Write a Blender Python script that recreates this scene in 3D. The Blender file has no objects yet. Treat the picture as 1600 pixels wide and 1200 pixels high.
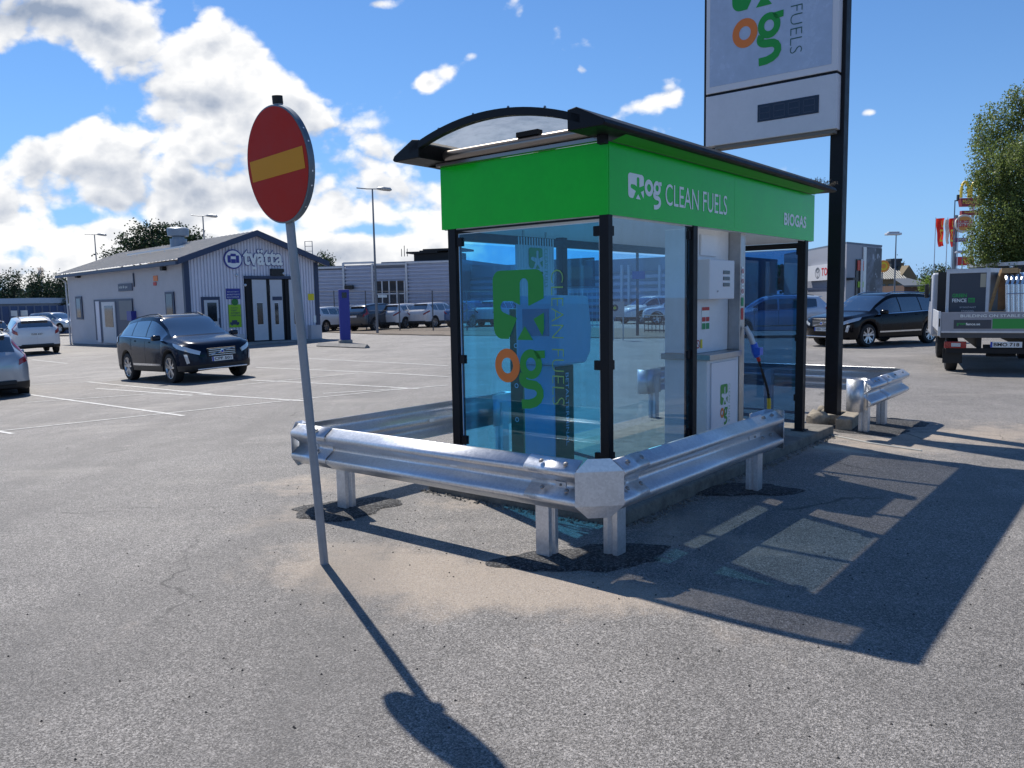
import bpy, bmesh, math, random
from mathutils import Vector, Matrix
R = math.radians
sc = bpy.context.scene
COL = sc.collection

# ---------------------------------------------------------------- camera
F, PITCH, ROLL, CH = 1246.55, 0.1054, -0.0181, 1.6
_fw = Vector((0, math.cos(PITCH), -math.sin(PITCH))); _u0 = Vector((0, math.sin(PITCH), math.cos(PITCH))); _r0 = Vector((1, 0, 0))
_r = _r0*math.cos(ROLL) + _u0*math.sin(ROLL); _u = _u0*math.cos(ROLL) - _r0*math.sin(ROLL)
cd = bpy.data.cameras.new('camera'); cam = bpy.data.objects.new('camera', cd); COL.objects.link(cam)
cd.sensor_fit = 'HORIZONTAL'; cd.sensor_width = 36; cd.lens = F/1600*36; cd.clip_start = .05; cd.clip_end = 3000
m = Matrix((( _r.x, _u.x, -_fw.x, 0), (_r.y, _u.y, -_fw.y, 0), (_r.z, _u.z, -_fw.z, CH), (0, 0, 0, 1)))
cam.matrix_world = m
sc.camera = cam
sc.render.resolution_x = 1024; sc.render.resolution_y = 768

def ray(px, py):
    return (_fw*F + _r*(px-800) - _u*(py-600)).normalized()
def at(px, py, z=0.0):            # survey: the point of height z seen along a sight line
    d = ray(px, py); return Vector((0, 0, CH)) + d*((z-CH)/d.z)
def aty(px, py, y):               # the point at distance y
    d = ray(px, py); return Vector((0, 0, CH)) + d*(y/d.y)

# ---------------------------------------------------------------- light
SUN_EL, SUN_AZ = 50.5, -29.9      # azimuth from +Y towards +X
S = Vector((math.sin(R(SUN_AZ))*math.cos(R(SUN_EL)), math.cos(R(SUN_AZ))*math.cos(R(SUN_EL)), math.sin(R(SUN_EL))))
sd = bpy.data.lights.new('sun', 'SUN'); sd.energy = 4.2; sd.angle = R(.5); sd.color = (1, .935, .845)
so = bpy.data.objects.new('sun', sd); COL.objects.link(so)
so.rotation_euler = S.to_track_quat('Z', 'Y').to_euler(); so.location = (0, 0, 30)
sc.view_settings.view_transform = 'Standard'; sc.view_settings.look = 'None'; sc.view_settings.gamma = 1
sc.view_settings.exposure = 0.5
sc.cycles.max_bounces = 10; sc.cycles.transparent_max_bounces = 24; sc.cycles.sample_clamp_indirect = 6

class NT:                          # tiny node helper
    def __init__(s, tree): s.t = tree; s.n = tree.nodes; s.l = tree.links
    def new(s, typ, **k):
        n = s.n.new(typ)
        for a, b in k.items():
            if a == 'op': n.operation = b
            else: setattr(n, a, b)
        return n
    def put(s, sock, v):
        if v is None: return
        if isinstance(v, bpy.types.NodeSocket): s.l.new(v, sock)
        else: sock.default_value = v
    def m(s, op, a, b=None, c=None, clamp=False):
        n = s.n.new('ShaderNodeMath'); n.operation = op; n.use_clamp = clamp
        for i, v in enumerate((a, b, c)): s.put(n.inputs[i], v)
        return n.outputs[0]
    def vm(s, op, a, b=None):
        n = s.n.new('ShaderNodeVectorMath'); n.operation = op
        s.put(n.inputs[0], a); s.put(n.inputs[1], b)
        return n.outputs[0]
    def noise(s, vec, scale, detail=4, rough=.5, dist=0.0, lac=2.0):
        n = s.n.new('ShaderNodeTexNoise'); s.put(n.inputs['Vector'], vec)
        n.inputs['Scale'].default_value = scale; n.inputs['Detail'].default_value = detail
        n.inputs['Roughness'].default_value = rough; n.inputs['Distortion'].default_value = dist; n.inputs['Lacunarity'].default_value = lac
        return n.outputs['Fac']
    def mix(s, f, a, b):
        n = s.n.new('ShaderNodeMix'); n.data_type = 'RGBA'
        s.put(n.inputs[0], f); s.put(n.inputs[6], a); s.put(n.inputs[7], b)
        return n.outputs[2]
    def step(s, v, a, b):          # smoothstep
        n = s.n.new('ShaderNodeMapRange'); n.interpolation_type = 'SMOOTHSTEP'
        s.put(n.inputs[0], v); n.inputs[1].default_value = a; n.inputs[2].default_value = b
        return n.outputs[0]
    def blobs(s, x, y, items):     # sum of gaussian bumps: (cx, cy, rx, ry, weight)
        tot = None
        for cx, cy, rx, ry, w in items:
            a = s.m('MULTIPLY', s.m('SUBTRACT', x, cx), 1/rx); b = s.m('MULTIPLY', s.m('SUBTRACT', y, cy), 1/ry)
            q = s.m('ADD', s.m('MULTIPLY', a, a), s.m('MULTIPLY', b, b))
            g = s.m('MULTIPLY', s.m('EXPONENT', s.m('MULTIPLY', q, -1.0)), w)
            tot = g if tot is None else s.m('ADD', tot, g)
        return tot

w = bpy.data.worlds.new('World'); sc.world = w; w.use_nodes = True
nt = NT(w.node_tree); nt.n.clear()
out = nt.new('ShaderNodeOutputWorld')
sky = nt.new('ShaderNodeTexSky'); sky.sky_type = 'NISHITA'; sky.sun_disc = False
sky.sun_elevation = R(SUN_EL); sky.sun_rotation = R(SUN_AZ); sky.altitude = 0; sky.air_density = 1.0; sky.dust_density = .05; sky.ozone_density = 3.0
tc = nt.new('ShaderNodeTexCoord'); sep = nt.new('ShaderNodeSeparateXYZ'); nt.l.new(tc.outputs['Generated'], sep.inputs[0])
dx, dy, dz = sep.outputs
ay = nt.m('MAXIMUM', nt.m('ABSOLUTE', dy), .05)
s_, t_ = nt.m('DIVIDE', dx, ay), nt.m('DIVIDE', dz, ay)
def st(px, py):
    d = ray(px, py); return d.x/d.y, d.z/d.y
CB = [(300, 190, 150, 110, 1.1), (180, 270, 150, 90, 1.1), (370, 95, 90, 50, .85), (60, 35, 150, 55, 1.0), (190, 60, 80, 70, .8), (400, 290, 170, 80, 1.15), (560, 240, 80, 60, .9),
      (600, 330, 130, 60, .8), (60, 290, 110, 60, .85), (120, 380, 230, 60, .9), (350, 345, 90, 28, .4), (480, 390, 180, 45, .85), (640, 385, 120, 45, .85), (20, 430, 200, 30, .7), (100, 400, 240, 40, .6), (560, 400, 180, 50, .6), (300, 300, 200, 60, .5), (450, 180, 60, 40, .6),
      (668, 130, 24, 13, .58), (702, 112, 24, 15, .62), (738, 90, 20, 14, .60), (588, 8, 34, 12, .58), (630, 2, 34, 12, .58), (1042, 152, 28, 20, .72), (1000, 170, 32, 15, .56), (950, 194, 44, 13, .55), (1250, 255, 34, 24, .52), (1215, 272, 34, 14, .40), (1360, 176, 16, 9, .62), (1400, 182, 22, 8, .55),
      (908, 110, 14, 9, .5), (850, 133, 14, 7, .45), (905, 175, 16, 8, .5), (330, 20, 30, 20, .3)]
items = []
for px, py, rx, ry, wt in CB:
    a, b = st(px, py); items.append((a, b, rx/F, ry/F, wt))
mask = nt.m('MINIMUM', nt.blobs(s_, t_, items), .98)
hole = nt.blobs(s_, t_, [(*st(60, 140), 75/F, 60/F, .9), (*st(270, 30), 30/F, 25/F, .35), (*st(400, 350), 70/F, 18/F, .7), (*st(560, 360), 90/F, 14/F, .6), (*st(130, 340), 60/F, 12/F, .5), (*st(30, 400), 60/F, 12/F, .5), (*st(20, 200), 60/F, 30/F, .4)])
cv = nt.new('ShaderNodeCombineXYZ'); nt.put(cv.inputs[0], s_); nt.put(cv.inputs[1], nt.m('MULTIPLY', t_, 1.35)); nt.put(cv.inputs[2], nt.m('GREATER_THAN', dy, 0.0))
P0 = cv.outputs[0]
P1 = nt.vm('ADD', P0, (-.012, .030, 0))
def billow(Pv):
    wn = nt.new('ShaderNodeTexNoise'); wn.inputs['Scale'].default_value = 12; wn.inputs['Detail'].default_value = 4; nt.put(wn.inputs['Vector'], Pv)
    Pw = nt.vm('ADD', Pv, nt.vm('MULTIPLY', wn.outputs['Color'], (.06, .06, 0)))
    a = None
    for sc_, wt_ in ((11, .55), (26, .32), (60, .13)):
        v_ = nt.new('ShaderNodeTexVoronoi'); v_.inputs['Scale'].default_value = sc_; nt.put(v_.inputs['Vector'], Pw)
        t_2 = nt.m('MULTIPLY', nt.m('SUBTRACT', .85, v_.outputs['Distance']), wt_); a = t_2 if a is None else nt.m('ADD', a, t_2)
    return a
b0, b1_ = billow(P0), billow(nt.vm('ADD', P0, (-.006, .016, 0)))
n0 = nt.m('ADD', nt.m('MULTIPLY', nt.noise(P0, 7.0, 8, .56, .1), .6), nt.m('MULTIPLY', b0, .55)); n1 = nt.m('ADD', nt.m('MULTIPLY', nt.noise(P1, 7.0, 6, .56, .1), .6), nt.m('MULTIPLY', b1_, .55))
nb = nt.noise(P0, 30.0, 6, .6, .1)
dens = nt.m('ADD', nt.m('ADD', mask, nt.m('MULTIPLY', nt.m('SUBTRACT', n0, .5), 2.7)), nt.m('ADD', nt.m('MULTIPLY', nt.m('SUBTRACT', nb, .5), .55), -.40))
dens = nt.m('SUBTRACT', dens, hole)
# wide even cover low over the horizon and behind the viewer
alpha = nt.step(dens, -.02, .36)
thick = nt.step(dens, .28, 1.15)
rel = nt.m('MULTIPLY', nt.m('SUBTRACT', n0, n1), 3.3)
dark = nt.blobs(s_, t_, [(*st(50, 10), 160/F, 45/F, .85), (*st(230, 150), 70/F, 55/F, .55), (*st(430, 265), 170/F, 45/F, .55), (*st(200, 310), 190/F, 30/F, .4), (*st(560, 310), 120/F, 25/F, .3), (*st(560, 400), 120/F, 20/F, .25)])
lit = nt.m('SUBTRACT', nt.m('ADD', nt.m('SUBTRACT', 1.08, nt.m('MULTIPLY', thick, .66)), rel), dark, clamp=True)
ccol = nt.mix(lit, (.30, .37, .50, 1), (1.0, 1.0, 1.0, 1))
bg1 = nt.new('ShaderNodeBackground'); bg1.inputs[1].default_value = .115
hs = nt.mix(1.0, sky.outputs[0], (0.38, .57, .76, 1)); hs.node.blend_type = 'MULTIPLY'
hf = nt.m('MULTIPLY', nt.m('EXPONENT', nt.m('MULTIPLY', nt.m('ABSOLUTE', dz), -7.0)), .85)      # clean pale blue low over the horizon
hs = nt.mix(hf, hs, (1.8, 3.1, 5.8, 1))
nt.l.new(hs, bg1.inputs[0])
bg2 = nt.new('ShaderNodeBackground'); nt.l.new(ccol, bg2.inputs[0]); bg2.inputs[1].default_value = .74
mx = nt.new('ShaderNodeMixShader'); nt.l.new(alpha, mx.inputs[0]); nt.l.new(bg1.outputs[0], mx.inputs[1]); nt.l.new(bg2.outputs[0], mx.inputs[2])
nt.l.new(mx.outputs[0], out.inputs[0])

# ---------------------------------------------------------------- materials
M = {}
def mat(name, color, rough=.5, metal=0.0, coat=0.0, var=0.0, vs=6.0, bump=0.0, bs=60.0, spec=.5, trans=0.0, emit=None):
    if name in M: return M[name]
    mt = bpy.data.materials.new(name); mt.use_nodes = True; n = NT(mt.node_tree)
    b = n.n['Principled BSDF']; c = (*color, 1)
    b.inputs['Base Color'].default_value = c; b.inputs['Roughness'].default_value = rough; b.inputs['Metallic'].default_value = metal
    b.inputs['Coat Weight'].default_value = coat; b.inputs['Coat Roughness'].default_value = .04; b.inputs['Specular IOR Level'].default_value = spec
    tcn = n.new('ShaderNodeTexCoord').outputs['Object']
    if var:
        f = n.noise(tcn, vs, 6, .65); f2 = n.noise(tcn, vs*7, 4, .6)
        ff = n.step(n.m('ADD', n.m('MULTIPLY', f, .7), n.m('MULTIPLY', f2, .3)), .32, .68)
        lo = tuple(max(0, x*(1-var)) for x in color); hi = tuple(min(1, x*(1+var*.7)) for x in color)
        n.l.new(n.mix(ff, (*lo, 1), (*hi, 1)), b.inputs['Base Color'])
        rr = n.m('ADD', n.m('MULTIPLY', ff, .14*(1 if rough > .2 else .3)), rough-.05)
        n.l.new(rr, b.inputs['Roughness'])
    if bump:
        bn = n.new('ShaderNodeBump'); bn.inputs['Strength'].default_value = bump; bn.inputs['Distance'].default_value = .01
        n.l.new(n.noise(tcn, bs, 4, .6), bn.inputs['Height']); n.l.new(bn.outputs[0], b.inputs['Normal'])
    if emit:
        b.inputs['Emission Color'].default_value = c; b.inputs['Emission Strength'].default_value = emit
    if trans:
        tr = n.new('ShaderNodeBsdfTranslucent'); tr.inputs[0].default_value = c
        mxs = n.new('ShaderNodeMixShader'); mxs.inputs[0].default_value = trans
        n.l.new(b.outputs[0], mxs.inputs[1]); n.l.new(tr.outputs[0], mxs.inputs[2]); n.l.new(mxs.outputs[0], n.n['Material Output'].inputs[0])
    M[name] = mt; return mt
def glassmat(name, tint, refl=1.0, rough=.0, ior=1.5, dirt=0.0):
    mt = bpy.data.materials.new(name); mt.use_nodes = True; n = NT(mt.node_tree); n.n.clear()
    o = n.new('ShaderNodeOutputMaterial'); t = n.new('ShaderNodeBsdfTransparent'); t.inputs[0].default_value = (*tint, 1)
    g = n.new('ShaderNodeBsdfGlossy'); g.inputs['Roughness'].default_value = rough; g.inputs[0].default_value = (.95, .97, 1, 1)
    ge = n.new('ShaderNodeNewGeometry'); dt = n.new('ShaderNodeVectorMath'); dt.operation = 'DOT_PRODUCT'; n.l.new(ge.outputs['Normal'], dt.inputs[0]); n.l.new(ge.outputs['Incoming'], dt.inputs[1])
    f = n.m('MULTIPLY', n.m('ADD', n.m('MULTIPLY', n.m('POWER', n.m('SUBTRACT', 1.0, n.m('ABSOLUTE', dt.outputs['Value']), clamp=True), 5.0), .96), .04), refl, clamp=True)
    mxs = n.new('ShaderNodeMixShader'); n.l.new(f, mxs.inputs[0]); n.l.new(t.outputs[0], mxs.inputs[1]); n.l.new(g.outputs[0], mxs.inputs[2])
    last = mxs.outputs[0]
    if dirt:
        d = n.new('ShaderNodeBsdfDiffuse'); d.inputs[0].default_value = (.55, .6, .65, 1)
        tcn = n.new('ShaderNodeTexCoord').outputs['Object']; mp = n.vm('MULTIPLY', tcn, (9, 9, 1.2))
        df = n.m('MULTIPLY', n.step(n.noise(mp, 1.0, 6, .65), .35, .8), dirt)
        m2 = n.new('ShaderNodeMixShader'); n.l.new(df, m2.inputs[0]); n.l.new(last, m2.inputs[1]); n.l.new(d.outputs[0], m2.inputs[2]); last = m2.outputs[0]
    n.l.new(last, o.inputs[0]); M[name] = mt; return mt

# ---------------------------------------------------------------- mesh helpers
class MB:
    def __init__(s): s.v = []; s.f = []; s.mi = []
    def add(s, vs, fs, mi=0):
        o = len(s.v); s.v += [tuple(v) for v in vs]; s.f += [tuple(i+o for i in f) for f in fs]; s.mi += [mi]*len(fs); return s
    def box(s, x0, x1, y0, y1, z0, z1, mi=0, mtx=None, ch=0.0):
        x0, x1 = min(x0, x1), max(x0, x1); y0, y1 = min(y0, y1), max(y0, y1); z0, z1 = min(z0, z1), max(z0, z1)
        vs = [Vector((x, y, z)) for z in (z0, z1) for y in (y0, y1) for x in (x0, x1)]
        fs = [(0, 2, 3, 1), (4, 5, 7, 6), (0, 1, 5, 4), (2, 6, 7, 3), (0, 4, 6, 2), (1, 3, 7, 5)]
        if mtx: vs = [mtx @ v for v in vs]
        return s.add(vs, fs, mi)
    def tube(s, pts, r, seg=10, mi=0, cap=True, flat=None):
        pts = [Vector(p) for p in pts]; n = len(pts); rr = r if isinstance(r, (list, tuple)) else [r]*n
        vs = []; up = Vector((0, 0, 1))
        for i, p in enumerate(pts):
            d = (pts[min(i+1, n-1)]-pts[max(i-1, 0)]).normalized()
            ref = up if abs(d.z) < .95 else Vector((0, 1, 0))
            a = d.cross(ref).normalized(); b = a.cross(d).normalized()
            for k in range(seg):
                t = 2*math.pi*k/seg; vs.append(p + a*math.cos(t)*rr[i] + b*math.sin(t)*rr[i]*(flat or 1))
        fs = []
        for i in range(n-1):
            for k in range(seg):
                k2 = (k+1) % seg; fs.append((i*seg+k, i*seg+k2, (i+1)*seg+k2, (i+1)*seg+k))
        if cap: fs.append(tuple(range(seg-1, -1, -1))); fs.append(tuple((n-1)*seg+k for k in range(seg)))
        return s.add(vs, fs, mi)
    def prism(s, poly, a, b, mi=0):      # poly: list of Vector, swept by vector from a to b
        n = len(poly); a = Vector(a); b = Vector(b)
        vs = [Vector(p)+a for p in poly]+[Vector(p)+b for p in poly]
        fs = [tuple(range(n-1, -1, -1)), tuple(range(n, 2*n))]+[(i, (i+1) % n, n+(i+1) % n, n+i) for i in range(n)]
        return s.add(vs, fs, mi)
    def quad(s, a, b, c, d, mi=0): return s.add([a, b, c, d], [(0, 1, 2, 3)], mi)
    def lathe(s, prof, axis='y', seg=28, c=(0, 0, 0), mi=0):  # prof: (radius, along)
        vs = []; c = Vector(c)
        for r_, h in prof:
            for k in range(seg):
                t = 2*math.pi*k/seg; a, b = r_*math.cos(t), r_*math.sin(t)
                vs.append(c+Vector((a, h, b) if axis == 'y' else (a, b, h) if axis == 'z' else (h, a, b)))
        fs = [(i*seg+k, i*seg+(k+1) % seg, (i+1)*seg+(k+1) % seg, (i+1)*seg+k) for i in range(len(prof)-1) for k in range(seg)]
        return s.add(vs, fs, mi)
    def build(s, name, mats, parent=None, smooth=False, bevel=0.0, fix=True):
        me = bpy.data.meshes.new(name); me.from_pydata(s.v, [], s.f)
        if not isinstance(mats, (list, tuple)): mats = [mats]
        for m_ in mats: me.materials.append(m_)
        if len(mats) > 1:
            for p, k in zip(me.polygons, s.mi): p.material_index = k
        if fix:
            bm = bmesh.new(); bm.from_mesh(me); bmesh.ops.recalc_face_normals(bm, faces=bm.faces); bm.to_mesh(me); bm.free()
        if smooth:
            for p in me.polygons: p.use_smooth = True
            if smooth != 'all': me.set_sharp_from_angle(angle=R(smooth if smooth is not True else 35))
        o = bpy.data.objects.new(name, me); COL.objects.link(o)
        if parent: o.parent = parent
        if bevel:
            b = o.modifiers.new('bevel', 'BEVEL'); b.width = bevel; b.segments = 2; b.limit_method = 'ANGLE'; b.angle_limit = R(40)
        return o
def tag(o, label, cat=None, group=None, kind=None):
    if label: o['label'] = label
    if cat: o['category'] = cat
    if group: o['group'] = group
    if kind: o['kind'] = kind
    return o
def empty(name, loc, rz, label, cat, group=None):
    o = bpy.data.objects.new(name, None); COL.objects.link(o); o.location = loc; o.rotation_euler = (0, 0, rz); o.empty_display_size = .1
    return tag(o, label, cat, group)
def struct(o): o['kind'] = 'structure'; return o
def copytree(o, parent=None):
    c = o.copy(); COL.objects.link(c)
    if parent: c.parent = parent
    for ch in list(o.children): copytree(ch, c)
    return c
def frame(o, x, y):                # plane matrix: origin, x axis, y axis
    x = Vector(x).normalized(); y = Vector(y).normalized(); z = x.cross(y)
    return Matrix(((x.x, y.x, z.x, o[0]), (x.y, y.y, z.y, o[1]), (x.z, y.z, z.z, o[2]), (0, 0, 0, 1)))
def text(name, s, mt, fr, parent=None, w=None, h=None, bold=0.0, depth=.0015, align='l', off=.003, curve_res=3):
    """text laid in frame fr (origin = lower-left of the text box), scaled to w x h"""
    c = bpy.data.curves.new(name, 'FONT'); c.body = s; c.size = 1; c.offset = bold; c.resolution_u = curve_res
    t = bpy.data.objects.new(name+'_t', c)
    me = bpy.data.meshes.new_from_object(t)
    bpy.data.objects.remove(t)
    me.name = name
    xs = [v.co.x for v in me.vertices]; ys = [v.co.y for v in me.vertices]
    x0, x1, y0, y1 = min(xs), max(xs), min(ys), max(ys)
    sy = (h/(y1-y0)) if h else None; sx = (w/(x1-x0)) if w else sy
    if sy is None: sy = sx
    for v in me.vertices: v.co = Vector(((v.co.x-x0)*sx, (v.co.y-y0)*sy, off))
    nsp = s.count(' ')
    cuts = []
    if nsp:                        # one mesh per word: cut at the widest gaps
        iv = sorted((min(me.vertices[v].co.x for v in p.vertices), max(me.vertices[v].co.x for v in p.vertices)) for p in me.polygons); end = iv[0][1]; gaps = []
        for a_, b_ in iv:
            if a_ > end+1e-6: gaps.append((a_-end, (a_+end)/2))
            end = max(end, b_)
        cuts = sorted(g_[1] for g_ in sorted(gaps)[-nsp:])
    o = None
    for k in range(len(cuts)+1):
        lo, hi = (cuts[k-1] if k else -1e9), (cuts[k] if k < len(cuts) else 1e9)
        fs = [tuple(p.vertices) for p in me.polygons if lo < me.vertices[p.vertices[0]].co.x <= hi]; used = sorted({v for f in fs for v in f}); ix = {v: i for i, v in enumerate(used)}
        m2 = bpy.data.meshes.new(name); m2.from_pydata([tuple(fr @ me.vertices[v].co) for v in used], [], [tuple(ix[v] for v in f) for f in fs]); m2.materials.append(mt)
        o = bpy.data.objects.new(name, m2); COL.objects.link(o)
        if parent: o.parent = parent
    return o

def terrain(x, y):
    d = max(0.0, -x-1.0); d = d*d/(d+1.5)
    t = min(1, max(0, (y-22)/15)); t = t*t*(3-2*t)
    n = min(1, max(0, (y-5)/6)); n = n*n*(3-2*n)
    return -min(.046*d, 1.2)*(1-.5*t)*n
def gnd(px, py):                   # ground point seen at a pixel
    z = 0
    for _ in range(12): p = at(px, py, z); z = .5*z+.5*terrain(p.x, p.y)
    p.z = terrain(p.x, p.y); return p

# ---------------------------------------------------------------- ground
def mat_asphalt():
    mt = bpy.data.materials.new('asphalt'); mt.use_nodes = True; n = NT(mt.node_tree); b = n.n['Principled BSDF']
    g = n.new('ShaderNodeNewGeometry'); P = g.outputs['Position']; sp = n.new('ShaderNodeSeparateXYZ'); n.l.new(P, sp.inputs[0])
    x, y = sp.outputs[0], sp.outputs[1]
    v = n.new('ShaderNodeTexVoronoi'); v.inputs['Scale'].default_value = 210; n.l.new(P, v.inputs['Vector'])
    vs = n.new('ShaderNodeSeparateColor'); n.l.new(v.outputs['Color'], vs.inputs[0])
    v2 = n.new('ShaderNodeTexVoronoi'); v2.inputs['Scale'].default_value = 120; n.l.new(P, v2.inputs['Vector'])
    v2s = n.new('ShaderNodeSeparateColor'); n.l.new(v2.outputs['Color'], v2s.inputs[0])
    fine = n.noise(P, 240, 3, .7); med = n.noise(P, 9, 5, .7); big = n.noise(P, .45, 5, .6); mid = n.noise(P, 2.2, 5, .62)
    a = n.m('ADD', n.m('MULTIPLY', n.step(vs.outputs[0], .10, 1.05), .50), n.m('MULTIPLY', n.step(v2s.outputs[1], .55, 1.0), .35))
    a = n.m('ADD', a, n.m('MULTIPLY', n.m('SUBTRACT', fine, .5), .5))
    base = n.mix(n.m('ADD', a, 0.0, clamp=True), (.080, .076, .072, 1), (.57, .54, .51, 1))
    tone = n.m('ADD', n.m('MULTIPLY', n.m('SUBTRACT', big, .5), .75), n.m('ADD', n.m('MULTIPLY', n.m('SUBTRACT', mid, .5), .5), n.m('MULTIPLY', n.m('SUBTRACT', med, .5), .25)))
    base = n.vm('SCALE', base); base.node.inputs[3].default_value = 1; n.l.new(n.m('ADD', tone, .88), base.node.inputs[3])
    bl = []
    for px, py, rx, ry, wt in SAND:
        p = at(px, py); bl.append((p.x, p.y, rx, ry, wt))
    sm = n.blobs(x, y, bl)
    sm = n.step(n.m('ADD', sm, n.m('ADD', n.m('MULTIPLY', n.m('SUBTRACT', mid, .5), 1.7), n.m('MULTIPLY', n.m('SUBTRACT', med, .5), .7))), .18, .95)
    sm = n.m('MULTIPLY', sm, n.m('SUBTRACT', 1.05, n.m('MULTIPLY', n.step(vs.outputs[2], .5, 1.0), .55), clamp=True))
    base = n.mix(n.m('MULTIPLY', sm, .70), base, (.45, .37, .29, 1))
    # long worn wheel lanes and a few fine cracks
    lane = n.noise(n.vm('MULTIPLY', P, (.9, .12, 1)), 1.0, 4, .6); base = n.mix(n.m('MULTIPLY', n.step(lane, .50, .66), .42), base, (.12, .115, .11, 1))
    wide = n.noise(n.vm('MULTIPLY', P, (.25, .7, 1)), 1.0, 5, .65); base = n.mix(n.m('MULTIPLY', n.step(wide, .52, .72), .30), base, (.42, .39, .35, 1))
    ck = n.new('ShaderNodeTexVoronoi'); ck.feature = 'DISTANCE_TO_EDGE'; ck.inputs['Scale'].default_value = .38; wv = n.new('ShaderNodeVectorMath'); wv.operation = 'ADD'
    nz = n.new('ShaderNodeTexNoise'); nz.inputs['Scale'].default_value = 1.6; nz.inputs['Detail'].default_value = 5; n.l.new(P, nz.inputs['Vector']); n.l.new(P, wv.inputs[0]); n.l.new(n.vm('MULTIPLY', nz.outputs['Color'], (.9, .9, 0)), wv.inputs[1]); n.l.new(wv.outputs[0], ck.inputs['Vector'])
    crack = n.m('MULTIPLY', n.m('SUBTRACT', 1.0, n.step(ck.outputs['Distance'], .0015, .005)), n.step(n.noise(P, .55, 2, .5), .52, .62)); base = n.mix(n.m('MULTIPLY', crack, .7), base, (.05, .048, .045, 1))
    # oil and tyre marks: darker worn spots
    spots = n.step(n.noise(P, .9, 3, .5), .66, .78)
    base = n.mix(n.m('MULTIPLY', spots, .42), base, (.08, .078, .075, 1))
    n.l.new(base, b.inputs['Base Color']); b.inputs['Roughness'].default_value = .72; b.inputs['Specular IOR Level'].default_value = .45
    bn = n.new('ShaderNodeBump'); bn.inputs['Strength'].default_value = .9; bn.inputs['Distance'].default_value = .004
    n.l.new(n.m('ADD', v.outputs['Distance'], n.m('MULTIPLY', fine, .6)), bn.inputs['Height']); n.l.new(bn.outputs[0], b.inputs['Normal'])
    M['asphalt'] = mt; return mt
SAND = [(560, 880, .7, .5, .85), (900, 930, .75, .28, 1.0), (720, 900, .6, .35, .8), (470, 760, .45, .5, .6), (420, 810, .4, .35, .45), (650, 735, .9, .5, .75), (1560, 680, 2.2, .9, .8), (1300, 700, 1.2, .5, .5),
        (780, 780, .6, .35, .55), (1250, 990, .5, .2, .45), (1180, 860, .6, .4, .35), (1060, 820, .5, .5, .5), (1110, 740, .8, .5, .3), (680, 960, .4, .2, .3)]
mat_asphalt()
def axis(vals):
    out_ = []
    for a, b, n in vals: out_ += [a+(b-a)*i/n for i in range(n)]
    return out_+[vals[-1][1]]
gx = axis([(-900, -80, 8), (-80, -40, 8), (-40, 20, 60), (20, 80, 10), (80, 900, 8)]); gy = axis([(-60, 0, 4), (0, 50, 50), (50, 120, 10), (120, 1600, 10)])
mb = MB(); mb.v = [(x, y, terrain(x, y)) for y in gy for x in gx]; nx = len(gx)
mb.f = [(j*nx+i, j*nx+i+1, (j+1)*nx+i+1, (j+1)*nx+i) for j in range(len(gy)-1) for i in range(nx-1)]; mb.mi = [0]*len(mb.f)
g = mb.build('ground', M['asphalt'], smooth='all', fix=False); struct(g)

# painted bay lines on the left lot
line_m = mat('road_paint', (.55, .55, .53), .7, var=.5, vs=14)
def sheet(name, pts, mt, dz=.004, seg=1):
    """flat sheet following the ground: polygon fan from outline points"""
    mb = MB(); c = sum((Vector(p) for p in pts), Vector())/len(pts)
    vs = [(c.x, c.y, terrain(c.x, c.y)+dz)]+[(p[0], p[1], terrain(p[0], p[1])+dz) for p in pts]
    n = len(pts); mb.add(vs, [(0, 1+i, 1+(i+1) % n) for i in range(n)])
    return struct(mb.build(name, mt, fix=False))
lm = MB()
def gline(pa, pb, wd=.07, dz=.005):
    a, b = gnd(*pa), gnd(*pb); n = max(2, int((b-a).length/1.0)); d = (b-a); d.z = 0; q = Vector((-d.y, d.x, 0)).normalized()*wd/2
    vs = []
    for i in range(n+1):
        p = a.lerp(b, i/n)
        for s_ in (-1, 1): r_ = p+q*s_; vs.append((r_.x, r_.y, terrain(r_.x, r_.y)+dz))
    lm.add(vs, [(2*i, 2*i+1, 2*i+3, 2*i+2) for i in range(n)])
for a, b in [((-60, 680), (700, 602)), ((-10, 673), (20, 678)), ((20, 613), (287, 650)), ((40, 629), (290, 612)), ((138, 597), (330, 616)), ((310, 616), (478, 627)), ((40, 602), (185, 594)),
             ((370, 602), (560, 583)), ((390, 594), (655, 608)), ((400, 574), (700, 589)), ((50, 562), (105, 568)), ((54, 563), (170, 556)), ((505, 615), (640, 607)), ((480, 560), (700, 572)), ((150, 607), (300, 618))]:
    gline(a, b)
struct(lm.build('parking_lines', line_m, fix=False))
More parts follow.
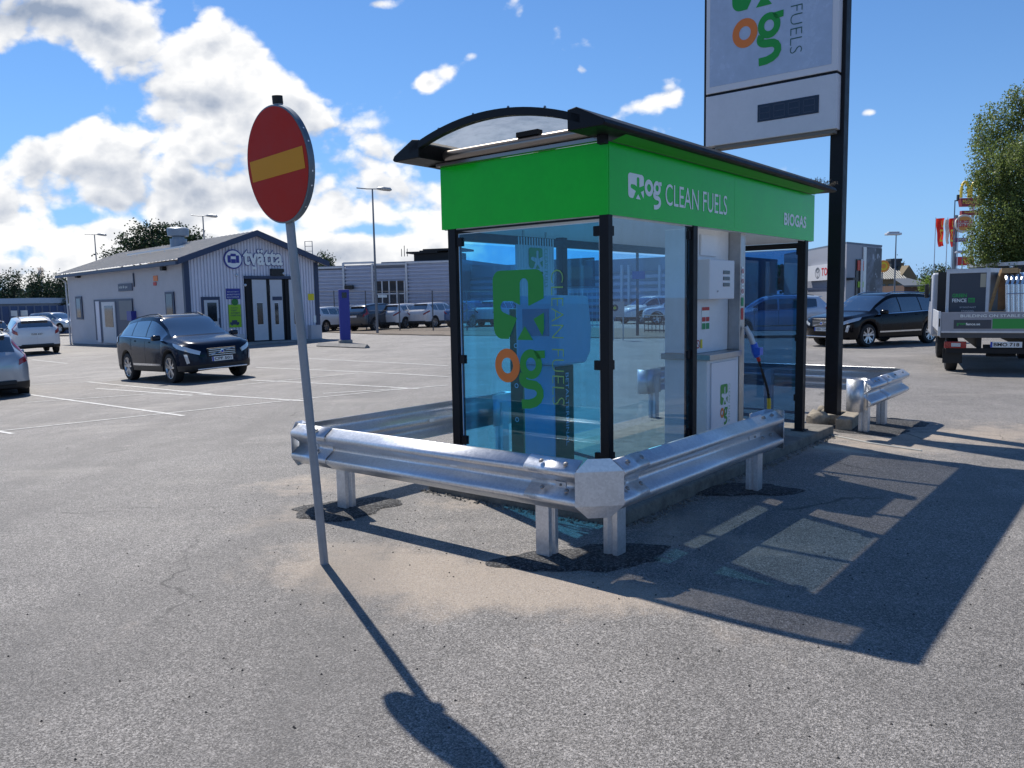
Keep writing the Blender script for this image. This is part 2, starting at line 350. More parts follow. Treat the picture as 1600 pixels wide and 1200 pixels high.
# fresh dark asphalt round the guardrail posts, as low irregular patches
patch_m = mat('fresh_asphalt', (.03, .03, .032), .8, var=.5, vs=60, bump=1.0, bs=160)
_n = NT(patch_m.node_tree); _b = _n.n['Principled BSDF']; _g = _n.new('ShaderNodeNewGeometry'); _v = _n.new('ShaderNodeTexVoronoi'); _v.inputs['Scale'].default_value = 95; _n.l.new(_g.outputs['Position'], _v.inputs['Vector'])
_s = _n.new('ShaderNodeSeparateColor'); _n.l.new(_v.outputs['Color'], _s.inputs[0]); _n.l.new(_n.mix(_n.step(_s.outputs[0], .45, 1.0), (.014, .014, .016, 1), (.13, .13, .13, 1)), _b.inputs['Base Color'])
def patch(cx, cy, rx, ry, rot, seed, name='asphalt_patch'):
    rnd = random.Random(seed); pts = []
    ph = [rnd.uniform(0, 6.28) for _ in range(4)]
    for k in range(48):
        t = k/48*2*math.pi; q = 1+.16*math.sin(2*t+ph[0])+.13*math.sin(3*t+ph[1])+.06*math.sin(7*t+ph[2])+.03*math.sin(13*t+ph[3])+rnd.uniform(-.035, .035)
        u, v_ = rx*q*math.cos(t), ry*q*math.sin(t); pts.append((cx+u*math.cos(rot)-v_*math.sin(rot), cy+u*math.sin(rot)+v_*math.cos(rot), 0))
    mb = MB(); n = len(pts); c = (cx, cy, .014)
    vs = [c]+[(cx+(p[0]-cx)*.9, cy+(p[1]-cy)*.9, .012) for p in pts]+[(p[0], p[1], .002) for p in pts]
    mb.add(vs, [(0, 1+i, 1+(i+1) % n) for i in range(n)]+[(1+i, 1+n+i, 1+n+(i+1) % n, 1+(i+1) % n) for i in range(n)])
    return struct(mb.build(name, patch_m, smooth='all', fix=False))
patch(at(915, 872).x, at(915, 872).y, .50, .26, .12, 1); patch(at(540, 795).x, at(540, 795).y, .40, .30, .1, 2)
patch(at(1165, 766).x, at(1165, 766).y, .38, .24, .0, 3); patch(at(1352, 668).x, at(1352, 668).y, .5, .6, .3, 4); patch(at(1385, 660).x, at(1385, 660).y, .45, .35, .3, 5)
# ================================================================ fuel shelter (local x = length u, y = depth v)
A0 = Vector((.6876, 5.6195, 0)); TH = .6841; RZ = math.pi/2-TH
d1 = Vector((math.sin(TH), math.cos(TH), 0)); d2 = Vector((-math.cos(TH), math.sin(TH), 0))
def SH(u, v, z=0): return A0+d1*u+d2*v+Vector((0, 0, z))
W_, L_ = 1.599, 4.2; ZB, ZT = 2.176, 2.672
black = mat('black_powder_coat', (.008, .009, .012), .5, var=.3, spec=.25)
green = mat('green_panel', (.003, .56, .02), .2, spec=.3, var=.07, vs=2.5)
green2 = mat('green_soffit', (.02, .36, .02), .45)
white = mat('white_panel', (.74, .76, .78), .35, var=.06)
steel = mat('brushed_steel', (.42, .43, .44), .34, 1.0, var=.15, vs=4)
galv = mat('galvanised_steel', (.66, .68, .71), .40, .75, var=.06, vs=5)
_n = NT(galv.node_tree); _b = _n.n['Principled BSDF']; _t = _n.new('ShaderNodeTexCoord').outputs['Object']; _v = _n.new('ShaderNodeTexVoronoi'); _v.inputs['Scale'].default_value = 75; _n.l.new(_t, _v.inputs['Vector']); _s = _n.new('ShaderNodeSeparateColor'); _n.l.new(_v.outputs['Color'], _s.inputs[0])
_k = _n.m('ADD', _n.m('MULTIPLY', _s.outputs[0], .30), _n.m('MULTIPLY', _n.noise(_t, 3.0, 6, .7), .70)); _n.l.new(_n.mix(_n.step(_k, .30, .70), (.59, .61, .64, 1), (.70, .72, .75, 1)), _b.inputs['Base Color']); _n.l.new(_n.m('ADD', _n.m('MULTIPLY', _k, .12), .31), _b.inputs['Roughness'])
alu = mat('pale_grey_metal', (.55, .57, .6), .4, .3, var=.1)
rubber = mat('black_rubber', (.012, .012, .012), .65)
letw = mat('white_lettering', (.82, .86, .84), .4); logog = mat('logo_green', (.01, .30, .035), .4); logoo = mat('logo_orange', (.75, .19, .025), .4)
letg = mat('yellow_green_lettering', (.20, .45, .14), .45)
glass_b = glassmat('blue_glass_deep', (.41, .81, .99), 1.0, dirt=.03)
glass_f = glassmat('blue_glass_light', (.76, .89, .97), 1.0, dirt=.03)
glass_r = glassmat('blue_glass_dark', (.24, .42, .62), 1.5, dirt=.07)
sh = empty('fuel_shelter', A0, RZ, 'green and black glass-walled biogas filling shelter with an arched roof, reading CLEAN FUELS and BIOGAS', 'fuel station')
# concrete plinth
conc = mat('concrete', (.30, .29, .27), .85, var=.25, vs=5, bump=.4, bs=40)
p = MB(); p.box(-.1, 4.55, -.16, 1.75, -.02, .10); p.build('plinth', mat('dark_concrete', (.17, .16, .14), .9, var=.4, vs=7, bump=.8, bs=30), sh, bevel=.018)
def post(x0, x1, y0, y1, z0=.1, z1=ZB+.01):
    b = MB(); b.box(x0, x1, y0, y1, z0, z1); b.box(x0-.03, x1+.03, y0-.03, y1+.03, z0, z0+.012); return b.build('post', black, sh, bevel=.004)
for q in ((.002, .062, .002, .077), (.002, .08, 1.455, 1.537), (1.31, 1.39, .004, .084), (1.56, 1.64, 1.5, 1.58), (3.96, 4.05, .004, .09), (4.1, 4.18, 1.5, 1.58)): post(*q)
# fascia band: four panels
b = MB(); b.box(-.0, .012, .002, W_, ZB, ZT); b.build('fascia_panel', green, sh)
b = MB(); b.box(.013, 2.098, -.001, .012, ZB, ZT); b.build('fascia_panel', green, sh)
b = MB(); b.box(2.101, L_, -.001, .012, ZB, ZT); b.build('fascia_panel', green, sh)
b = MB(); b.box(L_-.012, L_, .014, W_-.014, ZB, ZT); b.build('fascia_panel', green, sh)
b = MB(); b.box(.014, L_-.014, W_-.012, W_, ZB, ZT); b.build('fascia_panel', green, sh)
b = MB()                                       # pale inner lining and lower edge trim
b.box(.016, .022, .02, W_-.02, ZB-.006, ZT-.02); b.box(.024, L_-.02, .016, .022, ZB-.006, ZT-.02); b.box(.024, L_-.02, W_-.022, W_-.016, ZB-.004, ZT-.02); b.box(L_-.022, L_-.016, .024, W_-.024, ZB-.004, ZT-.02)
b.build('fascia_lining', white, sh)
b = MB(); b.box(.06, 4.1, 1.49, 1.565, ZB-.085, ZB-.012); b.box(4.08, 4.15, .1, 1.49, ZB-.07, ZB-.012); b.box(.01, .05, .08, 1.45, ZB-.02, ZB-.008); b.build('header_beam', black, sh)
# roof: two wedge shaped eave beams, black end arches, curved opal sheet, green soffits
U0, U1, OV = -.34, 4.34, .195
def wedge(v0, sgn):
    prof = [(-OV, ZT+.045), (-OV+.02, ZT+.075), (.03, ZT+.175), (.10, ZT+.165), (.10, ZT+.03), (-OV+.02, ZT+.028)]
    return [Vector((0, v0+sgn*y, z)) for y, z in prof]
for v0, sg in ((0, 1), (W_, -1)):
    b = MB(); b.prism(wedge(v0, sg), (U0, 0, 0), (U1, 0, 0)); b.build('eave_beam', black, sh, bevel=.006)
    b = MB(); y0, y1 = v0-sg*(OV-.05), v0-sg*.03
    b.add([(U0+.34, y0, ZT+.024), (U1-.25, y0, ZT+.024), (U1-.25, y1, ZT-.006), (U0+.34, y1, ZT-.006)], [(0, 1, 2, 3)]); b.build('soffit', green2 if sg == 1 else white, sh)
def arch(v):  # height of the vault over depth v
    t = (v-W_/2)/(W_/2+.0); return ZT+.105+.150*(1-t*t)
N = 24; vsn = [.0+W_*i/N for i in range(N+1)]
b = MB()
vv = [(u, v, arch(v)) for u in (U0+.02, U1-.02) for v in vsn]; nn = N+1
b.add(vv, [(i, i+1, nn+i+1, nn+i) for i in range(N)])
def opal():
    mt = bpy.data.materials.new('opal_roof'); mt.use_nodes = True; n = NT(mt.node_tree); n.n.clear(); o_ = n.new('ShaderNodeOutputMaterial')
    tcn = n.new('ShaderNodeTexCoord').outputs['Object']; dirt = n.step(n.noise(tcn, 3.5, 7, .68), .36, .72); col = n.mix(dirt, (.50, .49, .46, 1), (.27, .26, .23, 1))
    t = n.new('ShaderNodeBsdfTransparent'); t.inputs[0].default_value = (.76, .76, .74, 1); l_ = n.new('ShaderNodeBsdfTranslucent'); n.l.new(col, l_.inputs[0]); d_ = n.new('ShaderNodeBsdfDiffuse'); n.l.new(col, d_.inputs[0])
    a = n.new('ShaderNodeMixShader'); a.inputs[0].default_value = .45; n.l.new(l_.outputs[0], a.inputs[1]); n.l.new(d_.outputs[0], a.inputs[2])
    c = n.new('ShaderNodeMixShader'); c.inputs[0].default_value = .36; n.l.new(a.outputs[0], c.inputs[1]); n.l.new(t.outputs[0], c.inputs[2]); n.l.new(c.outputs[0], o_.inputs[0]); return mt
o = b.build('roof_sheet', opal(), sh, smooth='all')
for u in (U0, .9, 2.1, 3.3, U1-.05):
    b = MB()
    for i in range(N):
        a, c = vsn[i], vsn[i+1]; za, zc = arch(a), arch(c)
        t0 = .015 if u in (U0, U1-.05) else .014
        lo = .038 if u in (U0, U1-.05) else .016
        b.add([(u, a, za-lo), (u+.05, a, za-lo), (u+.05, a, za+t0), (u, a, za+t0), (u, c, zc-lo), (u+.05, c, zc-lo), (u+.05, c, zc+t0), (u, c, zc+t0)],
              [(0, 1, 5, 4), (1, 2, 6, 5), (2, 3, 7, 6), (3, 0, 4, 7)])
    b.build('roof_arch', black, sh)
b = MB(); b.tube([(-.03, .03, ZT+.075), (-.03, W_-.03, ZT+.075)], .045, 16); b.box(-.05, .0, .0, W_, ZT+.002, ZT+.026)
b.build('cross_tube', mat('polished_black_tube', (.30, .27, .25), .28, .9), sh, smooth=True)
for q in ((-.33, -.05, .03, .10, ZT+.03, ZT+.13), (-.33, -.05, W_-.10, W_-.03, ZT+.03, ZT+.13), (-.09, -.04, -.03, .03, ZT-.03, ZT+.09), (-.07, -.01, .55, .75, ZT+.115, ZT+.15)):
    b = MB(); b.box(*q); b.build('roof_bracket', black, sh)
for v in (.3, .62, .95, 1.3): b = MB(); b.lathe([(0, .012), (.008, .011), (.011, 0)], 'z', 8, (U0+.025, v, arch(v)+.02)); b.build('roof_bolt', steel, sh)
# dead moss and twigs caught on the far end of the eave
b = MB(); rnd = random.Random(4)
for k in range(46):
    x = 3.75+rnd.random()*.6; a = rnd.uniform(-.08, .12); b.tube([(x, -.17+rnd.uniform(0, .1), ZT+.08), (x+rnd.uniform(-.03, .06), -.17+a*.6, ZT+.10+rnd.random()*.045), (x+a, -.17+a, ZT+.10+rnd.random()*.03)], .0016, 4)
o = b.build('twigs', mat('dry_twigs', (.07, .06, .045), .9)); o.matrix_world = Matrix.Translation(A0) @ Matrix.Rotation(RZ, 4, 'Z')
tag(o, 'dry dead twigs caught on the far end of the shelter roof edge', 'twigs', kind='stuff')

# glass panes with clamps
def pane(x0, x1, y0, y1, z0, z1, gm, name='glass_pane'):
    b = MB(); b.box(x0, x1, y0, y1, z0, z1); return b.build(name, gm, sh)
pL = pane(.026, .034, .095, 1.435, .24, 2.13, glass_b)
pF = pane(.085, 1.295, .036, .044, .24, 2.165, glass_f)
pBa = pane(.10, 1.54, 1.538, 1.546, .24, 2.07, glass_f); pBb = pane(1.66, 4.08, 1.538, 1.546, .24, 2.07, glass_f)
pE = pane(4.10, 4.108, .12, 1.48, .16, 2.09, glass_r)
edge = mat('glass_edge', (.62, .74, .78), .25)
for pn, q in ((pL, ((.025, .035, 1.436, 1.440, .24, 2.13), (.025, .035, .090, .094, .24, 2.13), (.025, .035, .09, 1.44, 2.131, 2.136))),
              (pF, ((.080, .084, .035, .045, .24, 2.165),)), (pE, ((4.099, 4.109, .112, .119, .16, 2.09), (4.099, 4.109, .112, 1.48, 2.091, 2.097)))):
    for k in q: b = MB(); b.box(*k); o = b.build('pane_edge', edge, pn)
def clamp(x0, x1, y0, y1, z): b = MB(); b.box(x0, x1, y0, y1, z-.035, z+.035); b.build('glass_clamp', black, sh, bevel=.004)
for z in (2.07, 1.12, .45):
    clamp(.012, .048, .078, .135, z); clamp(.012, .048, 1.395, 1.454, z); clamp(.063, .115, .022, .058, z); clamp(1.265, 1.309, .022, .058, z if z < 2 else 2.1); clamp(4.086, 4.122, .091, .15, z); clamp(4.086, 4.122, 1.44, 1.499, z)

# logo pieces -----------------------------------------------------------------
def arcp(cx, cy, r, a0, a1, n=6): return [(cx+r*math.cos(R(a0+(a1-a0)*i/n)), cy+r*math.sin(R(a0+(a1-a0)*i/n))) for i in range(n+1)]
SQ_A = [(.31, .01)]+arcp(.17, .17, .16, 270, 180)+arcp(.15, .85, .15, 180, 90)+arcp(.85, .85, .15, 90, 0)+[(1, .59), (.715, .485), (.705, .5), (.705, .80)]+arcp(.625, .80, .08, 10, 170)+[(.545, .5), (.515, .51), (.41, .555)]+arcp(.24, .475, .085, 100, 250)+[(.48, .31)]
SQ_B = [(.80, .30), (1, .39), (1, .16), (.965, .06)]
SQ_C = [(.63, .2), (.79, 0), (.48, 0)]
def poly(name, pts, mt, fr, parent, off=.002):
    me = bpy.data.meshes.new(name); bm = bmesh.new(); f = bm.faces.new([bm.verts.new((x, y, off)) for x, y in pts]); bmesh.ops.triangulate(bm, faces=[f], ngon_method='EAR_CLIP'); bm.to_mesh(me); bm.free()
    me.transform(fr); me.materials.append(mt); o = bpy.data.objects.new(name, me); COL.objects.link(o); o.parent = parent; return o
def polys(name, plist, mt, fr, parent, off=.002):
    me = bpy.data.meshes.new(name); bm = bmesh.new()
    for pts in plist:
        f = bm.faces.new([bm.verts.new((x, y, off)) for x, y in pts]); bmesh.ops.triangulate(bm, faces=[f], ngon_method='EAR_CLIP')
    bm.to_mesh(me); bm.free(); me.transform(fr); me.materials.append(mt); o = bpy.data.objects.new(name, me); COL.objects.link(o); o.parent = parent; return o
def ring(cx, cy, ro, ri, sx=1.0, n=28, a0=0, a1=360):
    q = []
    for i in range(n):
        t0, t1 = R(a0+(a1-a0)*i/n), R(a0+(a1-a0)*(i+1)/n)
        q.append([(cx+ro*sx*math.cos(t0), cy+ro*math.sin(t0)), (cx+ro*sx*math.cos(t1), cy+ro*math.sin(t1)), (cx+ri*sx*math.cos(t1), cy+ri*math.sin(t1)), (cx+ri*sx*math.cos(t0), cy+ri*math.sin(t0))])
    return q
def stroke(pts, wd):
    q = []; L, Rr = [], []
    for i, p in enumerate(pts):
        a = pts[max(0, i-1)]; b = pts[min(len(pts)-1, i+1)]; dx_, dy_ = b[0]-a[0], b[1]-a[1]; l = math.hypot(dx_, dy_); n_ = (-dy_/l*wd/2, dx_/l*wd/2)
        L.append((p[0]+n_[0], p[1]+n_[1])); Rr.append((p[0]-n_[0], p[1]-n_[1]))
    return [[L[i], L[i+1], Rr[i+1], Rr[i]] for i in range(len(pts)-1)]
def bez(p0, p1, p2, p3, n=8):
    return [tuple((1-t)**3*a+3*(1-t)**2*t*b+3*(1-t)*t*t*c+t**3*d for a, b, c, d in zip(p0, p1, p2, p3)) for t in [i/n for i in range(n+1)]]
def logo(parent, O, X, Y, s, sy=None, horiz=False, cg=None, co=None, words=None, cw=None, off=.002):
    """square emblem of side s at O; the letters og below it (or beside it), optional vertical words"""
    sy = sy or s; fr = frame(O, X, Y) @ Matrix.Diagonal((s, sy, 1, 1))
    cg = cg or logog; co = co or logoo
    polys('emblem', [SQ_A, SQ_B, SQ_C], cg, fr, parent, off)
    ox, oy = (1.02, .93) if horiz else (0, 0)
    T = (lambda Q: [[(x*1.14+1.03, (y+.13)*1.38+.88) for x, y in q] for q in Q]) if horiz else (lambda Q: Q)
    og_o = ring(.27, -.38, .25, .115, 1.0); g_ = ring(.74, -.345, .215, .095)+[[(.80, -.15), (1.01, -.14), (1.01, -.25), (.86, -.26)]]+stroke(bez((.60, -.50), (.52, -.60), (.62, -.64), (.74, -.64))+bez((.74, -.64), (.98, -.62), (1.02, -.95), (.55, -.93))[1:], .135)
    polys('letter_o', T(og_o), co, fr, parent, off); polys('letter_g', T(g_), cg, fr, parent, off+.0012)
    if words:
        f2 = frame(Vector(O)+Vector(X).normalized()*s*1.14+Vector(Y).normalized()*sy*.98, -Vector(Y), Vector(X))
        text('lettering', words, cw or cg, f2, parent, w=1.88*sy, h=.22*s, bold=-.02, off=off)
# front fascia: white logo and words
f = (0, -.001, 0)
logo(sh, (.262, -.001, 2.312), (1, 0, 0), (0, 0, 1), .225, .178, horiz=True, cg=letw, co=letw)
text('lettering', 'CLEAN FUELS', letw, frame((.815, -.001, 2.302), (1, 0, 0), (0, 0, 1)), sh, w=1.12, h=.165, bold=.0)
text('lettering', 'BIOGAS', letw, frame((3.30, -.001, 2.30), (1, 0, 0), (0, 0, 1)), sh, w=.64, h=.125, bold=.03)
# side pane: big logo with words running down
logo(pL, (.024, 1.085, 1.29), (0, -1, 0), (0, 0, 1), .50, .535, words='CLEAN FUELS', cw=letg, off=.001)

# ---------------------------------------------------------------- dispenser inside
dp = empty('gas_dispenser', SH(1.72, .1, .1), RZ, 'tall white gas dispenser with three small meter windows standing inside the shelter', 'fuel dispenser')
b = MB(); b.box(.06, .74, .0, .42, .0, .93); b.build('lower_cabinet', white, dp, bevel=.006)
b = MB(); b.box(.13, .66, -.014, -.001, .04, .90); b.build('front_panel', mat('panel_white_gloss', (.80, .80, .84), .25), dp, bevel=.003)
b = MB(); b.box(.02, .70, -.05, .44, .932, .985); b.build('counter', steel, dp, bevel=.004)
b = MB(); b.box(.06, .76, .12, .42, .986, 2.10); b.box(.14, .46, .10, .119, 1.86, 2.05); b.build('upper_cabinet', white, dp, bevel=.005)
mbx = MB(); mbx.box(.035, .56, -.03, .118, 1.47, 1.82); bx_ = mbx.build('meter_box', mat('meter_white', (.72, .72, .74), .3), dp, bevel=.008)
for z in (1.71, 1.655, 1.60): b = MB(); b.box(.31, .45, -.034, -.031, z-.016, z+.016); b.build('meter_window', mat('dark_display', (.01, .012, .015), .1), bx_)
b = MB(); b.lathe([(0, -.006), (.008, -.006), (.008, 0)], 'y', 10, (.20, -.031, 1.54)); b.build('lock', steel, bx_)
b = MB(); b.box(.765, .84, .0, .40, .0, 2.12); b.box(.842, .872, .0, .40, .0, 2.12); b.build('side_column', steel, dp, bevel=.004)
b = MB(); b.box(.873, .905, .02, .30, .0, 2.12); b.build('side_rail', white, dp)
lb = MB(); lb.box(.19, .34, .115, .1195, 1.20, 1.40); lab = lb.build('safety_label', letw, dp)
fl = frame((.19, .115, 1.0), (1, 0, 0), (0, 0, 1))
polys('label_print', [[(.0, .37), (.15, .37), (.15, .40), (0, .40)], [(.0, .27), (.07, .27), (.07, .31), (0, .31)], [(.08, .27), (.15, .27), (.15, .31), (.08, .31)]], mat('label_red', (.55, .03, .03), .5), fl, lab)
polys('label_print', [[(.0, .20), (.07, .20), (.07, .255), (0, .255)], [(.08, .20), (.15, .20), (.15, .255), (.08, .255)]], mat('label_green', (.01, .28, .1), .5), fl, lab)
polys('warning_disc', ring(.055, .07, .038, .0)+[], letw, frame((.06, .118, 1.0), (1, 0, 0), (0, 0, 1)), lab)
polys('warning_ring', ring(.055, .07, .038, .028)+stroke([(.03, .095), (.08, .045)], .008), M['label_red'], frame((.06, .1165, 1.0), (1, 0, 0), (0, 0, 1)), lab)
polys('warning_label', [[(.105, .03), (.145, .03), (.145, .11), (.105, .11)]], mat('label_yellow', (.75, .6, .03), .5), frame((.06, .1165, 1.0), (1, 0, 0), (0, 0, 1)), lab)
fc = frame((.78, -.001, 1.5), (1, 0, 0), (0, 0, 1))
for k in range(3):
    polys('warning_sticker', [[(.0, .19-.095*k), (.055, .19-.095*k), (.055, .27-.095*k), (0, .27-.095*k)]], letw, fc, dp)
    polys('warning_ring', ring(.0275, .23-.095*k, .023, .016, n=18)+stroke([(.012, .245-.095*k), (.043, .215-.095*k)], .006), M['label_red'], fc, dp, .004)
polys('warning_sticker', [[(0, -.10), (.055, -.10), (.055, -.02), (0, -.02)]], M['label_green'], fc, dp); polys('warning_sticker', [[(0, -.23), (.055, -.23), (.055, -.12), (0, -.12)]], M['label_red'], fc, dp)
logo(dp, (.31, -.0145, .50), (1, 0, 0), (0, 0, 1), .155, .19, words='CLEAN FUELS')
# nozzle and hose
b = MB(); b.tube([(.83, -.03, 1.20), (.86, -.07, 1.10), (.88, -.09, 1.02)], [.022, .028, .026], 12); b.build('nozzle_handle', alu, dp, smooth=True)
b = MB(); b.tube([(.88, -.09, 1.04), (.90, -.10, .97), (.915, -.11, .91)], [.034, .038, .03], 14); b.box(.86, .94, -.16, -.10, .93, 1.0); b.build('nozzle_guard', mat('nozzle_blue', (.02, .12, .62), .35), dp, smooth=True)
b = MB(); b.tube([(.915, -.11, .92), (.93, -.12, .89), (.94, -.12, .87)], .018, 10); b.build('nozzle_swivel', mat('swivel_red', (.5, .03, .03), .4), dp, smooth=True)
hp = bez((.935, -.12, .88), (.97, -.16, .7), (1.02, -.18, .62), (1.05, -.18, .50), 10)
b = MB(); b.tube(hp, .013, 10); b.build('hose', rubber, dp, smooth=True)
hp = bez((1.05, -.18, .50), (1.09, -.18, .36), (1.04, -.17, .16), (.93, -.10, .03), 34)
b = MB(); b.tube(hp, [.017+.004*(i % 2) for i in range(35)], 10); b.build('hose_guard', mat('hose_yellow', (.62, .44, .03), .5), dp, smooth=True)

# ---------------------------------------------------------------- payment terminal inside
tb = mat('terminal_blue', (.55, .66, .74), .35, var=.05); tg = mat('terminal_green', (.01, .13, .06), .45)
tm = empty('payment_terminal', SH(.52, .86, .1), RZ, 'pale blue payment terminal behind the big logo, its dark green side reading BETALTERMINAL', 'payment terminal')
b = MB(); b.box(.0, .28, .0, .32, .0, .95); b.build('column', tb, tm, bevel=.01)
b = MB(); b.box(.01, .27, -.006, -.001, .02, .94); b.build('side_strip', tg, tm)
text('lettering', 'BETALTERMINAL', letw, frame((.15, -.0065, .88), (0, 0, -1), (1, 0, 0)), tm, w=.62, h=.045, bold=.01)
b = MB(); pr = [Vector((-.09, 0, .96)), Vector((.30, 0, .96)), Vector((.37, 0, 1.05)), Vector((.39, 0, 1.25)), Vector((.34, 0, 1.52)), Vector((-.09, 0, 1.53))]
b.prism(pr, (0, -.12, 0), (0, .33, 0)); hd = b.build('head', tb, tm, bevel=.02)
b = MB(); b.box(-.096, -.091, -.02, .25, 1.2, 1.42); b.build('screen', mat('terminal_screen', (.25, .33, .42), .3), hd)
ps = empty('info_pillar', SH(.62, 1.27, .1), RZ, 'narrow dark green information pillar left of the payment terminal inside the shelter', 'sign pillar')
b = MB(); b.box(0, .05, 0, .14, 0, 1.42); b.build('board', tg, ps, bevel=.004)
b = MB(); b.box(-.02, .07, -.02, .16, -.0, .015); b.build('foot', steel, ps)
for k, sx in enumerate((1.1, .75, .45)): polys('white_mark', ring(.07, 0, .022, .014, n=12), letw, frame((-.0005, .14, sx), (0, -1, 0), (0, 0, 1)), ps)
# reflection of the logo in the glass, built as a ribbed board at the back wall
wb = empty('logo_reflection', SH(.84, 1.50, 1.62), RZ, 'pale ribbed reflection of the green logo high in the shelter glass, built as a board', 'reflection')
b = MB()
for i in range(28): b.box(i*.02, i*.02+.0195, -.008-(i % 2)*.003, .008, 0, .54)
b.build('board', mat('reflection_pale', (.62, .66, .72), .5), wb)
logo(wb, (.17, -.0115, .26), (1, 0, 0), (0, 0, 1), .21, .19, words='CLEAN FUELS')
b = MB(); b.box(.1, .12, -.006, .006, .54, .60); b.box(.44, .46, -.006, .006, .54, .60); b.build('added_hanger', steel, wb)  # straps added to carry the board that stands for the reflection

# ================================================================ guardrails
RZT, RH = .645, .315
PROF = [(0, .0), (.010, .004), (.072, .048), (.081, .058), (.083, .070), (.081, .084), (.072, .094), (.010, .134), (.002, .142), (0, .1575), (.002, .173), (.010, .181), (.072, .221), (.081, .231), (.083, .245), (.081, .257), (.072, .267), (.010, .311), (0, .315)]
def beam(pts, out, name, parent, zt=RZT, trim=0):
    """W-beam swept along 2D polyline pts (world), bulging to side out (+1 left / -1 right of travel)"""
    P_ = [Vector((p[0], p[1], 0)) for p in pts]; n = len(P_); vs = []
    for i in range(n):
        ds = []
        if i > 0: ds.append((P_[i]-P_[i-1]).normalized())
        if i < n-1: ds.append((P_[i+1]-P_[i]).normalized())
        ns = [Vector((-d.y, d.x, 0))*out for d in ds]; nn_ = sum(ns, Vector()).normalized(); k = 1/max(.5, nn_.dot(ns[0]))
        for d_, z in PROF: q = P_[i]+nn_*d_*k; vs.append((q.x, q.y, zt-RH+z))
    m_ = len(PROF); b = MB(); b.add(vs, [(i*m_+j, (i+1)*m_+j, (i+1)*m_+j+1, i*m_+j+1) for i in range(n-1) for j in range(m_-1)])
    o = b.build(name, galv, parent, smooth=30); s_ = o.modifiers.new('thick', 'SOLIDIFY'); s_.thickness = .004; s_.offset = 0; return o
def cpost(P_, ang, parent, ztop=RZT-.08):
    """sigma post: open C section"""
    w2, dpt = .05, .10; pr = [(-w2, -dpt/2), (w2, -dpt/2), (w2, -dpt/2+.006), (-w2+.006, -dpt/2+.006), (-w2+.006, -.012), (-w2+.03, 0), (-w2+.006, .012), (-w2+.006, dpt/2-.006), (w2, dpt/2-.006), (w2, dpt/2), (-w2, dpt/2), (-w2, .018), (-w2+.022, 0), (-w2, -.018)]
    c, s_ = math.cos(ang), math.sin(ang); b = MB()
    b.prism([Vector((P_.x+x*c-y*s_, P_.y+x*s_+y*c, 0)) for x, y in pr], (0, 0, -.05), (0, 0, ztop))
    return b.build('post', galv, parent)
def bolts(parent, pts, nrm, r=.016):
    for p in pts:
        b = MB(); p = Vector(p); n = Vector(nrm).normalized(); a = n.orthogonal().normalized(); c = n.cross(a)
        ring_ = [(r, 0), (r*.9, .007), (r*.45, .012), (0, .013)]; vs = []
        for rr, h in ring_:
            for k in range(10): t = k*math.pi/5; vs.append(p+a*rr*math.cos(t)+c*rr*math.sin(t)+n*h)
        b.add(vs, [(i*10+k, i*10+(k+1) % 10, (i+1)*10+(k+1) % 10, (i+1)*10+k) for i in range(3) for k in range(10)])
        b.build('bolt', mat('bolt_steel', (.30, .29, .28), .45, .8), parent, smooth=True)
def washer(parent, c, tdir, nrm, wd=.075, ht=.035):
    t = Vector(tdir).normalized(); n = Vector(nrm).normalized(); c = Vector(c); fr = Matrix(((t.x, 0, n.x, c.x), (t.y, 0, n.y, c.y), (t.z, 1, n.z, c.z), (0, 0, 0, 1)))
    b = MB(); b.box(-wd/2, wd/2, -ht/2, ht/2, 0, .008, mtx=fr); b.build('clamp_plate', alu, parent)
    bolts(parent, [c+n*.008], n, .009)
# front guardrail: three legs round the near end of the shelter
gr = empty('guardrail', SH(-1.0, -.5), 0, 'galvanised guardrail around the near end of the shelter, its corner plate facing the viewer', 'guardrail')
gr.location = (0, 0, 0)
CX, CY = -.94, -.53
cut = .12
legL = [SH(CX-.05, 2.27), SH(CX, CY+cut)]; legR = [SH(CX+cut, CY), SH(1.66, CY-.03)]; legB = [SH(1.55, 2.24), SH(CX+.05, 2.26)]
beam([(p.x, p.y) for p in legL], -1, 'beam', gr); beam([(p.x, p.y) for p in legR], -1, 'beam', gr); beam([(p.x, p.y) for p in legB], -1, 'beam', gr)
# overlapping sleeves at the joints
def sleeve(a, b_, nm='sleeve'):
    o = beam([(a.x, a.y), (b_.x, b_.y)], -1, nm, gr, RZT+.004); return o
for a, b_ in ((SH(CX-.007, CY+cut), SH(CX-.007, CY+.50)), (SH(CX-.048, 1.86), SH(CX-.058, 2.27))):
    beam([(b_.x, b_.y), (a.x, a.y)], -1, 'sleeve', gr, RZT+.004)
a, b_ = SH(CX+cut, CY-.007), SH(CX+.42, CY-.007); beam([(a.x, a.y), (b_.x, b_.y)], -1, 'sleeve', gr, RZT+.004)
